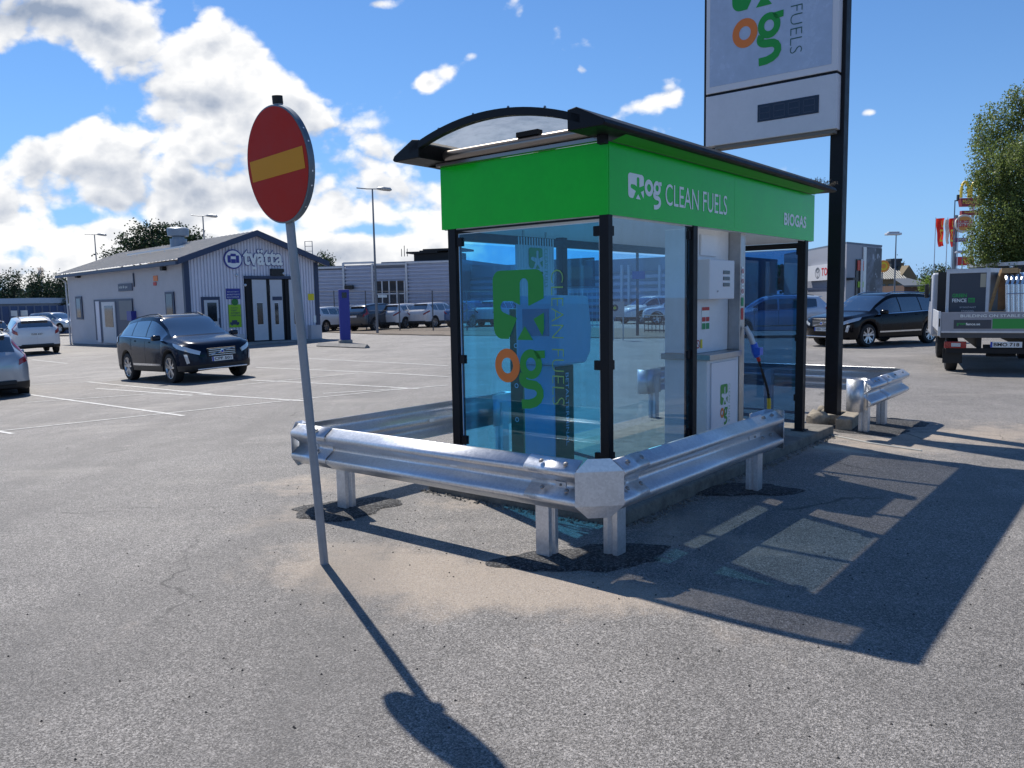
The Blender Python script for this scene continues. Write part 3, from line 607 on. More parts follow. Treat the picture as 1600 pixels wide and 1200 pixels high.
# bevelled corner plate closing the two legs
def corner(pa, na, pb, nb, name='corner_plate', zt=RZT):
    """octagonal plate: joins leg end a (outward na) and leg end b (outward nb)"""
    m_ = len(PROF); vs = []
    A_ = [pa+na*d_+Vector((0, 0, zt-RH+z)) for d_, z in PROF]; B_ = [pb+nb*d_+Vector((0, 0, zt-RH+z)) for d_, z in PROF]
    full = .083; z0, z1 = zt-RH, zt+.0
    oc = [(0, .0), (full*.75, -.02), (full, .055), (full, .26), (full*.75, .335), (0, .315)]
    PA = [pa+na*(d_+.004)+Vector((0, 0, zt-RH+z)) for d_, z in oc]; PB = [pb+nb*(d_+.004)+Vector((0, 0, zt-RH+z)) for d_, z in oc]
    for i, q in ((0, .22), (1, .24), (4, .24), (5, .22)): PA[i], PB[i] = PA[i].lerp(PB[i], q), PB[i].lerp(PA[i], q)
    b = MB(); n = len(oc); b.add(PA+PB, [(i, i+1, n+i+1, n+i) for i in range(n-1)])
    o = b.build(name, galv, gr); s_ = o.modifiers.new('thick', 'SOLIDIFY'); s_.thickness = .005; return o
corner(SH(CX, CY+cut), -d1, SH(CX+cut, CY), -d2)
corner(SH(CX+.05, 2.26), d2, SH(CX-.05, 2.27), -d1)
for u, v, an in ((-.653+.02, -.434, RZ), (-.89, -.10, RZ+math.pi/2), (-.88, 1.86, RZ+math.pi/2), (1.45, -.48, RZ), (1.40, 2.17, RZ)): cpost(SH(u, v), an, gr)
o1 = -d1*.083; z1, z2 = RZT-.045, RZT-.245
bolts(gr, [SH(CX-.065-(.04 if v > 1 else 0), v, RZT-.017) for v in (CY+.20, CY+.38, 1.98)], (-d1*.5+Vector((0, 0, .9))))
bolts(gr, [SH(CX-.06-(.04 if v > 1 else 0), v, RZT-.18) for v in (CY+.20, CY+.38, 1.98)], (-d1*.6+Vector((0, 0, .8))))
bolts(gr, [SH(u, CY-.065, RZT-.017) for u in (CX+.20, CX+.36, 1.35, 1.52)], (-d2*.5+Vector((0, 0, .9))))
bolts(gr, [SH(u, CY-.06, RZT-.18) for u in (CX+.20, CX+.36, 1.35, 1.52)], (-d2*.6+Vector((0, 0, .8))))
washer(gr, SH(CX-.012, CY+.27, RZT-.158), d2, -d1); washer(gr, SH(CX-.056, 2.06, RZT-.158), d2, -d1); washer(gr, SH(CX+.22, CY-.012, RZT-.158), d1, -d2); washer(gr, SH(1.25, CY-.024, RZT-.158), d1, -d2, .2, .045)
# rounded end of the right leg, and of the back leg
def round_end(c, t, n, parent, w_=.17, zt=RZT):
    """vertical sheet bent back round the end: from outer face round to the inner side"""
    b = MB(); vs = []; K = 10
    for k in range(K+1):
        a = -math.pi/2+math.pi*k/K; q = Vector(c)+Vector(t)*(.05*math.cos(a))+Vector(n)*(-w_/2*math.sin(a)+.083-w_/2)
        for z in (zt-RH, zt+.004): vs.append((q.x, q.y, z))
    q0 = Vector(vs[-2])-Vector(t)*.3; q0.z = zt-RH; vs += [tuple(q0), (q0.x, q0.y, zt+.004)]
    b.add(vs, [(2*i, 2*i+2, 2*i+3, 2*i+1) for i in range(K+1)])
    o = b.build('rounded_end', galv, parent, smooth='all'); s_ = o.modifiers.new('thick', 'SOLIDIFY'); s_.thickness = .005
    bolts(parent, [], n) if False else None
round_end(SH(1.66, CY-.03), d1, -d2, gr); round_end(SH(1.55, 2.24), d1, d2, gr)
b = MB(); b.box(-.018, .018, -.004, .004, -.02, .02)
for u, v in ((CX-.02, .62),):
    fr = Matrix.Translation(SH(u, v, RZT-.14)) @ Matrix.Rotation(RZ+math.pi/2, 4, 'Z'); q = MB(); q.box(-.03, .03, -.004, .004, -.012, .012, mtx=fr); q.build('reflector', mat('reflector_white', (.85, .85, .85), .2), gr)
fr = Matrix.Translation(SH(.45, 2.23, RZT-.15)) @ Matrix.Rotation(RZ, 4, 'Z'); q = MB(); q.box(-.03, .03, -.004, .004, -.014, .014, mtx=fr); q.build('reflector', M['reflector_white'], gr)
# rear guardrail round the far end and the pylon
gr2 = gr_rear = empty('guardrail', (0, 0, 0), 0, 'galvanised guardrail at the far end of the shelter, behind the pylon foot', 'guardrail')
RU = 6.15
_g = gr; gr = gr2
beam([SH(4.35, -.52)[:2], SH(RU-.12, -.52)[:2]], -1, 'beam', gr); beam([SH(RU-.12, -.52)[:2], SH(RU, -.40)[:2], SH(RU, 2.15)[:2]], -1, 'beam', gr); beam([SH(RU, 2.16)[:2], SH(RU-.1, 2.27)[:2], SH(4.45, 2.27)[:2]], -1, 'beam', gr)
beam([SH(5.0, -.527)[:2], SH(5.28, -.527)[:2]], -1, 'sleeve', gr, RZT+.004)
for u, v, an in ((4.86, -.40, RZ), (5.52, -.42, RZ), (RU-.08, 1.2, RZ+math.pi/2), (4.6, 2.2, RZ), (5.6, 2.2, RZ)): cpost(SH(u, v), an, gr)
b = MB(); c = SH(4.37, -.46); vs = []
for k in range(13):
    a = math.pi*2*k/16+math.pi*.25; q = c+d1*(-math.sin(a)*.12)+d2*(-math.cos(a)*.12)
    for z in (RZT-RH-.02, RZT+.02): vs.append((q.x, q.y, z))
b.add(vs, [(2*i, 2*i+2, 2*i+3, 2*i+1) for i in range(12)]); o = b.build('rounded_end', galv, gr, smooth='all'); s_ = o.modifiers.new('thick', 'SOLIDIFY'); s_.thickness = .006
round_end(SH(4.45, 2.27), -d1, d2, gr)
bolts(gr, [SH(u, -.585, RZT-.017) for u in (4.55, 4.7, 5.1, 5.4, 5.75)], (-d2*.5+Vector((0, 0, .9))))
gr = _g

# ================================================================ no-entry sign, leaning
red = mat('sign_red', (.42, .018, .008), .5, spec=.15, var=.06, vs=3); yel = mat('sign_yellow', (.62, .27, .012), .5, spec=.15)
base = at(507, 881); dc = aty(444, 258, 4.515)
sg = empty('no_entry_sign', base, 0, 'round red no-entry sign with a yellow bar on a leaning grey pole', 'road sign')
ax = (dc-base).normalized()
top = dc+ax*.352
gp = mat('sign_pole_grey', (.27, .31, .36), .5, .35, var=.12, vs=8)
b = MB(); b.tube([Vector((0, 0, 0))-ax*.1, top-base], .0255, 24); b.build('pole', gp, sg, smooth=True)
b = MB(); b.tube([top-base-ax*.03, top-base+ax*.012], .0285, 20); b.build('pole_cap', rubber, sg, smooth=True)
# disc plane: normal turned towards the camera's right
n0 = Vector((math.sin(R(-43)), -math.cos(R(-43)), 0)); nn_ = (n0-ax*n0.dot(ax)).normalized(); hh = ax.cross(nn_).normalized()
if hh.x < 0: hh = -hh
RD = .315; rl = R(5); X_ = (hh*math.cos(rl)+ax*math.sin(rl)); Y_ = (-hh*math.sin(rl)+ax*math.cos(rl))
if X_.cross(Y_).dot(nn_) < 0: print('flip!')
dl = dc-base+nn_*.045
fr = frame(dl, X_, Y_)
def disc_at(r0, r1, z0, z1, n=64):
    return [(r0, z0), (r1, z1)]
b = MB(); b.lathe([(0, 0), (RD-.004, 0), (RD, -.003), (RD, -.034), (RD-.012, -.036), (RD-.012, -.030)], 'z', 72); b.v = [tuple(fr @ Vector(v)) for v in b.v]
b.build('rim', mat('sign_edge_grey', (.13, .17, .21), .45, .4), sg, smooth=30)
b = MB(); b.lathe([(0, .0016), (RD-.009, .0016)], 'z', 72); b.v = [tuple(fr @ Vector(v)) for v in b.v]; b.build('red_face', red, sg)
polys('yellow_bar', [[(-.87*RD, -.057), (.87*RD, -.057), (.87*RD, .057), (-.87*RD, .057)]], yel, fr, sg, .0032)
b = MB()
for aa in (78, 28, 14, -14, -28, -52, -78, 120, 160, 200, 240):
    c = Vector((RD*math.cos(R(aa)), RD*math.sin(R(aa)), -.018)); t = Vector((-math.sin(R(aa)), math.cos(R(aa)), 0)); r_ = Vector((math.cos(R(aa)), math.sin(R(aa)), 0))
    vs = [fr @ (c+r_*.001+t*.005*math.cos(q*math.pi/4)+Vector((0, 0, .005*math.sin(q*math.pi/4)))) for q in range(8)]; b.add(vs, [tuple(range(8))])
b.build('rivet_holes', mat('bright_hole', (.8, .82, .85), .4), sg)
b = MB()
for yy in (.19, -.235):
    b.box(-.05, .05, yy-.016, yy+.016, -.078, -.03, mtx=fr); b.box(-.012, .012, yy-.01, yy+.01, -.095, -.075, mtx=fr)
b.box(-.16, .16, .17, .20, -.040, -.030, mtx=fr); b.box(-.16, .16, -.22, -.19, -.040, -.030, mtx=fr)
b.build('bracket', rubber, sg, bevel=.003)

# ================================================================ price pylon
PU = 5.72
py_ = empty('price_pylon', SH(PU, 1.2), RZ, 'tall twin-post pylon with white logo panel and unlit price display above the shelter', 'pylon sign')
pd = aty(1300, 645, SH(5.9, .3).y)
def onp(px, py, u):               # point on the plane u = const of the shelter grid
    d = ray(px, py); o = Vector((0, 0, CH)); t = (u-(o-A0).dot(d1))/d.dot(d1); q = o+d*t
    return (q-A0).dot(d2), q.z
UP = PU-.12-.0
vr, z_ = onp(1307.5, 150, UP-.12); vl, _ = onp(1103, 150, UP-.12); _, zb = onp(1307, 200, UP-.12); _, z1 = onp(1307, 114, UP-.12); _, z2 = onp(1309, 109, UP-.12)
O_ = SH(PU, 1.2); T_ = lambda v: v-1.2
pl_l = onp(1291, 600, PU+.1)[0]; pl_r = onp(1313.5, 600, PU)[0]; pw = .19
pc = (onp(1290, 600, PU)[0]+onp(1314, 600, PU)[0])/2
b = MB(); b.box(-.095, .095, T_(pc)-.082, T_(pc)+.082, -.05, 7.2); b.build('post', black, py_, bevel=.01)
pc2 = onp(1112.5, 232, PU)[0]; b = MB(); b.box(-.095, .095, T_(pc2)-.082, T_(pc2)+.082, -.05, 7.2); b.build('post', black, py_, bevel=.01)
xf = UP-.12-PU
pyw = mat('pylon_white', (.62, .63, .68), .4, var=.05, vs=3)
b = MB(); b.box(xf, xf+.24, T_(vr), T_(vl), zb, z1); lp = b.build('price_panel', pyw, py_, bevel=.006)
b = MB(); b.box(xf+.03, xf+.21, T_(vr)+.03, T_(vl)-.12, zb-.045, zb-.002); b.build('panel_underside', mat('underside_grey', (.16, .15, .14), .6), py_)
b = MB(); b.box(xf+.02, xf+.22, T_(vr)+.01, T_(vl)-.01, z1, z2); b.build('gap_frame', black, py_)
b = MB(); b.box(xf, xf+.24, T_(vr), T_(vl), z2, 6.9); lp2 = b.build('logo_panel', mat('panel_frame', (.66, .66, .70), .4), py_, bevel=.006)
a1 = onp(1109, 137, UP-.12); a2 = onp(1299, 100, UP-.12)
b = MB(); b.box(xf-.004, xf-.0005, T_(a2[0]), T_(a1[0]), a2[1], 6.8); b.build('lightbox_face', mat('lightbox_blue_grey', (.42, .50, .64), .22, var=.10, vs=2), lp2)
s1 = onp(1183.5, 192, UP-.12); s2 = onp(1280, 149, UP-.12)
b = MB(); b.box(xf-.006, xf-.0005, T_(s2[0]), T_(s1[0]), s1[1]+.005, s2[1]+.01); dsp = b.build('price_display', mat('display_glass', (.012, .018, .04), .18), lp, bevel=.004)
seg = []; wv = (s1[0]-s2[0])
for k in range(4):
    x0 = .03+k*(wv-.03)/4; x1 = x0+(wv-.03)/4*.72; H = (s2[1]-s1[1])*.72; y0 = .03
    for q in (((x0, y0), (x1, y0)), ((x0, y0+H/2), (x1, y0+H/2)), ((x0, y0+H), (x1, y0+H)), ((x0, y0), (x0, y0+H)), ((x1, y0), (x1, y0+H))): seg += stroke(q, .014)
polys('unlit_digits', seg, mat('unlit_digit', (.03, .042, .075), .4), frame((xf-.006, T_(s1[0]), s1[1]+.005), (0, -1, 0), (0, 0, 1)), dsp, .0015)
g1 = onp(1143.5, 22, UP-.12); g2 = onp(1226, 7, UP-.12); sz = g1[0]-onp(1224, 7, UP-.12)[0]
logo(py_, (xf-.004, T_(g1[0]), g1[1]), (0, -1, 0), (0, 0, 1), sz, sz*1.08, words='CLEAN FUELS', cw=mat('dark_green_letters', (.02, .10, .09), .5), off=.003)
# stones round the pylon foot and one kerb stone
stone_m = mat('granite', (.30, .265, .21), .85, var=.35, vs=12, bump=.8, bs=35)
def rock(c, rx, ry, rz, rot, seed, box=False):
    rnd = random.Random(seed); bm = bmesh.new(); bmesh.ops.create_icosphere(bm, subdivisions=3, radius=1)
    ph = [Vector((rnd.gauss(0, 1), rnd.gauss(0, 1), rnd.gauss(0, 1))).normalized() for _ in range(9)]; cut_ = [rnd.uniform(.62, .85) for _ in ph]
    for v in bm.verts:
        n = v.co.copy()
        for q, k in zip(ph, cut_):
            e = n.dot(q)
            if e > k: n -= q*(e-k)
        n += Vector((rnd.uniform(-.02, .02),)*3); v.co = Vector((n.x*rx, n.y*ry, n.z*rz))
    me = bpy.data.meshes.new('stone'); bm.to_mesh(me); bm.free(); me.materials.append(stone_m)
    for p in me.polygons: p.use_smooth = True
    me.set_sharp_from_angle(angle=R(28))
    o = bpy.data.objects.new('stone', me); COL.objects.link(o); o.location = c; o.rotation_euler = (0, 0, rot); return o
SL = ['largest pale boulder in front of the pylon foot, beside the shelter corner post', 'small stone right of the largest boulder at the pylon foot', 'flat-topped stone touching the front of the pylon post', 'brown stone behind the largest boulder, left of the pylon post',
      'small dark stone behind the pylon foot heap, on its left', 'low stone wedged on the right side of the pylon post', 'little stone lying between the shelter corner post and the boulders', 'small stone in the gap behind the granite kerb block']
for k, (px, py, rx, ry, rz) in enumerate([(1278, 667, .15, .13, .13), (1289, 653, .08, .08, .08), (1300, 663, .13, .1, .10), (1272, 655, .12, .1, .09), (1284, 648, .1, .08, .08), (1322, 652, .12, .1, .07), (1243, 668, .08, .06, .035), (1330, 652, .1, .12, .07)]):
    p = at(px, py); tag(rock((p.x, p.y, rz*.55), rx, ry, rz, k*1.3, k+3), SL[k], 'stone', 'stones heaped at the pylon foot')
a, c = at(1302, 676), at(1343, 657)
ks = MB(); ks.box(-.5, .16, -.09, .09, 0, .15); mid = (a+c)/2
o = ks.build('kerb_stone', stone_m, bevel=.02); o.location = (mid.x+.1, mid.y+.12, -.01); o.rotation_euler = (0, 0, math.atan2((c-a).y, (c-a).x)+.1); tag(o, 'rough-hewn granite kerb block lying right of the pylon foot', 'kerb stone')
# rubble strip at the plinth edge
b = MB(); rnd = random.Random(9)
for k in range(420):
    e = rnd.random(); u, v = (-.10-rnd.random()*.10, -.1+e*1.9) if rnd.random() < .4 else (-.1+e*4.4, -.16-rnd.random()*.10)
    p = SH(u, v); r_ = rnd.uniform(.006, .022); vs = [p+Vector((rnd.uniform(-1, 1)*r_, rnd.uniform(-1, 1)*r_, rnd.uniform(0, 1)*r_)) for _ in range(6)]
    b.add([p+Vector((r_, 0, 0)), p+Vector((0, r_, 0)), p-Vector((r_, 0, 0)), p-Vector((0, r_, 0)), p+Vector((r_*rnd.uniform(-.4, .4), 0, r_*.9))], [(0, 1, 4), (1, 2, 4), (2, 3, 4), (3, 0, 4)])
o = b.build('rubble', mat('rubble_grey', (.16, .15, .13), .9, var=.5, vs=40)); tag(o, 'crumbled asphalt rubble along the shelter plinth', 'rubble', kind='stuff')
# scattered grit
b = MB()
for k in range(900):
    x, y = rnd.uniform(-2.6, 3.4), rnd.uniform(2.2, 7.0); r_ = rnd.choice((.0025, .003, .004, .007)); z = terrain(x, y)
    b.add([(x+r_, y, z), (x, y+r_, z), (x-r_, y, z), (x, y-r_, z), (x+r_*rnd.uniform(-.4, .4), y, z+r_)], [(0, 1, 4), (1, 2, 4), (2, 3, 4), (3, 0, 4)])
o = b.build('grit', mat('grit_dark', (.05, .045, .04), .9)); tag(o, 'loose dark grit scattered over the asphalt', 'grit', kind='stuff')
# thin white wire/cable on the ground from the kerb to the right
b = MB(); pts = [gnd(1283, 671), gnd(1300, 681), gnd(1360, 693), gnd(1440, 705)]
b.tube([p+Vector((0, 0, .006)) for p in pts], .009, 6); tag(b.build('ground_strip', mat('strip_pale', (.45, .45, .42), .7)), 'thin pale strip lying on the asphalt from the plinth corner towards the right', 'edge strip')
# ================================================================ cars
tyre_m = mat('tyre', (.014, .014, .015), .75); rim_m = mat('alloy', (.55, .56, .58), .28, .9); dark_m = mat('underbody', (.008, .008, .009), .7)
trim_m = mat('black_trim', (.014, .015, .017), .5); chrome = mat('chrome', (.7, .72, .75), .12, 1.0); lens_m = mat('headlamp_lens', (.50, .55, .60), .08, .3, coat=1.0)
tail_m = mat('tail_lamp_red', (.30, .006, .008), .12, coat=1.0); plate_m = mat('number_plate', (.74, .75, .74), .4); plate_t = mat('plate_letters', (.02, .02, .02), .5); plate_b = mat('plate_blue', (.01, .05, .4), .4)
wg = bpy.data.materials.new('car_window'); wg.use_nodes = True; _n = NT(wg.node_tree); _b = _n.n['Principled BSDF']; _b.inputs['IOR'].default_value = 2.1; _b.inputs['Base Color'].default_value = (.010, .014, .020, 1); _b.inputs['Roughness'].default_value = .03; _b.inputs['Specular IOR Level'].default_value = .9; _b.inputs['Coat Weight'].default_value = 1; _b.inputs['Coat Roughness'].default_value = .02
paint = {k: mat('paint_'+k, c, .2, m_, coat=(.32 if k in ('navy', 'black') else .8), spec=(.1 if k in ('navy', 'black') else .5)) for k, c, m_ in [('navy', (.004, .010, .026), .1), ('black', (.004, .004, .006), .1), ('white', (.74, .75, .76), 0), ('silver', (.42, .46, .50), .35), ('darkgrey', (.05, .055, .065), .4), ('blue', (.04, .12, .30), .2), ('pale', (.50, .60, .72), .1), ('red', (.35, .02, .02), .1)]}
def interp(tab, x):
    if x <= tab[0][0]: return tab[0][1]
    for i in range(len(tab)-1):
        (a, va), (b, vb) = tab[i], tab[i+1]
        if x <= b:
            # catmull-rom with non-uniform-ish tangents, limited
            m0 = (vb-tab[i-1][1])/(b-tab[i-1][0]) if i > 0 else (vb-va)/(b-a)
            m1 = (tab[i+2][1]-va)/(tab[i+2][0]-a) if i+2 < len(tab) else (vb-va)/(b-a)
            s0 = (vb-va)/(b-a); h = b-a; t = (x-a)/h
            if s0 == 0: m0 = m1 = 0
            else:
                if m0/s0 < 0: m0 = 0
                if m1/s0 < 0: m1 = 0
                m0 = max(-3*abs(s0), min(3*abs(s0), m0)); m1 = max(-3*abs(s0), min(3*abs(s0), m1))
            return (2*t**3-3*t*t+1)*va+(t**3-2*t*t+t)*h*m0+(-2*t**3+3*t*t)*vb+(t**3-t*t)*h*m1
    return tab[-1][1]
SPEC = {
 'suv': dict(L=4.64, W=1.89, wb=2.77, wr=.365, fo=.92, sill=.30, top=[(-2.32, .86), (-2.29, 1.04), (-2.18, 1.20), (-1.98, 1.40), (-1.78, 1.55), (-1.55, 1.61), (-.8, 1.675), (-.1, 1.68), (.25, 1.64), (.52, 1.54), (1.26, 1.12), (1.5, 1.075), (1.95, .99), (2.2, .90), (2.32, .72)],
   belt=[(-2.32, .84), (-2.25, 1.0), (-1.95, 1.17), (-1.3, 1.15), (0, 1.09), (1.1, 1.03), (1.6, .97), (2.1, .87), (2.32, .70)], wf=(.42, 1.22), wrr=(-2.18, -1.90), side=(-1.80, .98), pil=[(-.02, .06), (-.98, .07)], roofw=.70),
 'wagon': dict(L=4.84, W=1.87, wb=2.82, wr=.345, fo=.95, sill=.27, top=[(-2.42, .82), (-2.38, .98), (-2.28, 1.10), (-2.05, 1.36), (-1.90, 1.50), (-1.7, 1.545), (-.8, 1.60), (0, 1.60), (.30, 1.56), (.55, 1.47), (1.30, 1.05), (1.55, 1.0), (2.05, .93), (2.3, .86), (2.42, .68)],
   belt=[(-2.42, .80), (-2.3, .95), (-1.9, 1.04), (-1.2, 1.01), (0, .97), (1.2, .95), (1.7, .90), (2.2, .82), (2.42, .66)], wf=(.44, 1.24), wrr=(-2.26, -1.92), side=(-1.95, .96), pil=[(0, .05), (-.95, .05)], roofw=.70),
 'hatch': dict(L=4.18, W=1.77, wb=2.56, wr=.34, fo=.82, sill=.28, top=[(-2.09, .86), (-2.06, 1.02), (-1.96, 1.14), (-1.72, 1.38), (-1.58, 1.51), (-1.4, 1.56), (-.6, 1.59), (0, 1.59), (.3, 1.55), (.55, 1.45), (1.15, 1.09), (1.35, 1.04), (1.8, .96), (2.0, .88), (2.09, .70)],
   belt=[(-2.09, .84), (-2.0, 1.0), (-1.7, 1.12), (-1.1, 1.06), (0, 1.0), (1.0, .97), (1.5, .93), (1.9, .86), (2.09, .68)], wf=(.45, 1.10), wrr=(-1.94, -1.60), side=(-1.45, .86), pil=[(-.05, .06), (-.85, .08)], roofw=.69)}
def car(sp, col, loc, heading, label, cat, group=None, plate=None, trim=True, name='parked_car', lowtrim=.42, detail=True):
    s = SPEC[sp]; L, W = s['L'], s['W']; H2 = W/2; xe = L/2
    root = empty(name, loc, heading, label, cat, group)
    e_ = 1.2; n_ = Vector((-(terrain(loc.x+e_, loc.y)-terrain(loc.x-e_, loc.y))/(2*e_), -(terrain(loc.x, loc.y+e_)-terrain(loc.x, loc.y-e_))/(2*e_), 1)).normalized()
    root.rotation_euler = (Vector((0, 0, 1)).rotation_difference(n_).to_matrix() @ Matrix.Rotation(heading, 3, 'Z')).to_euler()
    xf_, xr_ = xe-s['fo'], xe-s['fo']-s['wb']; ra = s['wr']+.055
    fr_R, re_R = .62, .40
    def plan(x):
        q = 1.0
        d = xe-x
        if d < fr_R: q = max(0, 1-((fr_R-d)/fr_R)**2.7)**(1/2.7)
        d = x+xe
        if d < re_R: q = max(0, 1-((re_R-d)/re_R)**3.4)**(1/3.4)
        mid = 1-.035*(abs(x)/xe)**2
        return max(q*mid, .001)
    def zb(x):
        z = s['sill']-.04
        for xw in (xf_, xr_):
            if abs(x-xw) < ra: z = max(z, s['wr']-.01+math.sqrt(ra*ra-(x-xw)**2))
        d = min(xe-x, x+xe); return z+max(0, .25-d)*.25
    def sect(x):
        hw = H2*plan(x); b = interp(s['belt'], x); t = max(interp(s['top'], x), b+.015); z0 = zb(x); g_ = min(1, max(0, (t-b-.04)/.30)); g_ = g_*g_*(3-2*g_)
        lt = max(lowtrim, z0+.05) ; lt = min(lt, b-.12); md = max(.5*(lt+b), lt+.06); md = min(md, b-.07)
        rw = hw*(s['roofw']+.04*(1-g_)) ; et = t-.075*g_-.012
        bw = hw*.955
        def L2(a, c, q): return a+(c-a)*q
        ey = L2(bw*.86, rw, g_); ez = L2(b+(t-b)*.55, et, g_)
        pts = [(0, z0+.02), (hw*.90, z0+.0), (hw*.975, z0+.03), (hw*.995, lt), (hw*1.0, md), (hw*.985, L2(md, b, .6)), (bw, b), (L2(bw, ey, .10)-.004, L2(b, ez, .10)), (L2(bw, ey, .5)+.012*g_, L2(b, ez, .5)), (L2(bw, ey, .90), L2(b, ez, .90)), (ey*.965, L2(ez, t, .55)), (ey*.78, L2(ez, t, .88)), (ey*.4, t-.002), (0, t)]
        return pts
    xs = []
    for i in range(int(L/.055)+1): xs.append(-xe+i*L/int(L/.055))
    for R_, sg_ in ((fr_R, 1), (re_R, -1)):
        for k in range(1, 14):
            d = R_*(1-math.cos(k/14*math.pi/2))*.6; xs.append(sg_*(xe-d))
        for d in (.001, .003, .007): xs.append(sg_*(xe-d))
    for q in (s['wf'][0], s['wf'][1], s['wrr'][0], s['wrr'][1], s['side'][0], s['side'][1]): xs.append(q)
    for c_, wd in s['pil']: xs += [c_-wd/2, c_+wd/2]
    xs = sorted(set(round(x, 4) for x in xs)); xs = [x for i, x in enumerate(xs) if i == 0 or x-xs[i-1] > .0009]
    S_ = [sect(x) for x in xs]; m_ = len(S_[0])
    def X(x, z):  # rake of bumpers
        if x > xe-.4: x -= ((x-(xe-.4))/.4)**2*(.10*max(0, z-.62)*1.2+.22*max(0, .42-z))
        if x < -xe+.4: x += (((-xe+.4)-x)/.4)**2*(.10*max(0, .62-z)*1.5)
        return x
    parts = {k: MB() for k in ('body', 'lower_cladding', 'underside', 'side_window', 'windscreen', 'rear_window')}
    for sd_ in (1, -1):
        for i in range(len(xs)-1):
            a, c = xs[i], xs[i+1]; xc = (a+c)/2
            for j in range(m_-1):
                p = [(a, S_[i][j]), (c, S_[i+1][j]), (c, S_[i+1][j+1]), (a, S_[i][j+1])]
                vs = [(X(x, q[1]), sd_*q[0], q[1]) for x, q in p]
                k = 'body'
                if j == 0: k = 'underside'
                elif j in (1, 2) and trim: k = 'lower_cladding'
                elif j in (7, 8) and s['side'][0] < xc < s['side'][1] and not any(abs(xc-c_) < wd/2 for c_, wd in s['pil']) and S_[i][9][1]-S_[i][7][1] > .05: k = 'side_window'
                elif j >= 10 and s['wf'][0] < xc < s['wf'][1]: k = 'windscreen'
                elif j >= 10 and s['wrr'][0] < xc < s['wrr'][1]: k = 'rear_window'
                f = (0, 1, 2, 3) if sd_ == 1 else (3, 2, 1, 0)
                parts[k].add(vs, [f])
    pm = paint[col]
    for k, mt_ in (('body', pm), ('lower_cladding', trim_m), ('underside', dark_m), ('side_window', wg), ('windscreen', wg), ('rear_window', wg)):
        if not parts[k].f: continue
        pieces = {'side_window': 1}
        o = parts[k].build(k, mt_, root, fix=False); bm = bmesh.new(); bm.from_mesh(o.data); bmesh.ops.remove_doubles(bm, verts=bm.verts, dist=.0006); bmesh.ops.recalc_face_normals(bm, faces=bm.faces); bm.to_mesh(o.data); bm.free()
        for p in o.data.polygons: p.use_smooth = True
        o.data.set_sharp_from_angle(angle=R(50))
        if k == 'side_window':      # one window per mesh
            bm = bmesh.new(); bm.from_mesh(o.data); bm.verts.ensure_lookup_table(); seen = set(); comps = []
            for v in bm.verts:
                if v.index in seen: continue
                st_, comp = [v], []
                while st_:
                    q = st_.pop()
                    if q.index in seen: continue
                    seen.add(q.index); comp.append(q.index); st_ += [e.other_vert(q) for e in q.link_edges]
                comps.append(set(comp))
            co_ = [v.co.copy() for v in bm.verts]; fs = [[v.index for v in f.verts] for f in bm.faces]; bm.free(); bpy.data.objects.remove(o)
            for cp in comps:
                idx = {v: n_ for n_, v in enumerate(sorted(cp))}; b = MB(); b.add([co_[v] for v in sorted(cp)], [tuple(idx[v] for v in f) for f in fs if f[0] in cp]); b.build('side_window', wg, root, smooth='all', fix=False)
    # surface sampler
    def surf(x, r, sd_, off=.01):
        pts = sect(x); r = max(0, min(len(pts)-1.001, r)); j = int(r); t = r-j; y = pts[j][0]+(pts[j+1][0]-pts[j][0])*t; z = pts[j][1]+(pts[j+1][1]-pts[j][1])*t
        return Vector((X(x, z), y*sd_, z))
    def xq(q, front=True):          # x where plan width fraction = q
        R_ = fr_R if front else re_R; n_ = 2.7 if front else 3.4
        d = R_*(1-(1-q**n_)**(1/n_)); return (xe-d) if front else (-xe+d)
    def patch_(nm, c4, sd_, mt_, off=.012, n=7):
        """bilinear patch in (x, row) space lifted off the body surface"""
        b = MB(); vs = []
        for i in range(n+1):
            for j in range(n+1):
                a_, b_ = i/n, j/n
                x = (c4[0][0]*(1-a_)+c4[1][0]*a_)*(1-b_)+(c4[3][0]*(1-a_)+c4[2][0]*a_)*b_; r = (c4[0][1]*(1-a_)+c4[1][1]*a_)*(1-b_)+(c4[3][1]*(1-a_)+c4[2][1]*a_)*b_
                p = surf(x, r, sd_); e = .004; du = surf(x-e, r, sd_)-surf(x+e, r, sd_); dv = surf(x, r+.05, sd_)-surf(x, r-.05, sd_); n_ = du.cross(dv)
                if n_.length < 1e-9: n_ = Vector((1 if x > 0 else -1, 0, 0))
                n_.normalize()
                if n_.dot(Vector((x*.3 if abs(x) > xe-.7 else 0, sd_*.5, .2))) < 0: n_ = -n_
                vs.append(p+n_*off)
        k = n+1; b.add(vs, [(i*k+j, (i+1)*k+j, (i+1)*k+j+1, i*k+j+1) for i in range(n) for j in range(n)]); return b.build(nm, mt_, root, smooth='all')
    for sd_ in (1, -1):
        o = patch_('headlight', [(xq(.58), 4.75), (xe-.60, 5.2), (xe-.66, 6.0), (xq(.56), 5.95)], sd_, lens_m)
        if sp == 'suv' or sp == 'wagon':
            patch_('tail_light', [(xq(.78, False), 5.0), (-xe+.42, 5.1), (-xe+.36, 6.6), (xq(.80, False)+.02, 6.6)], sd_, tail_m)
            patch_('tail_light', [(xq(.985, False)+.03, 6.5), (-xe+.34, 6.5), (-xe+.50, 9.6), (-xe+.40, 9.6)], sd_, tail_m)
        else: patch_('tail_light', [(xq(.62, False), 5.2), (-xe+.34, 5.4), (-xe+.34, 6.2), (xq(.62, False), 6.2)], sd_, tail_m)
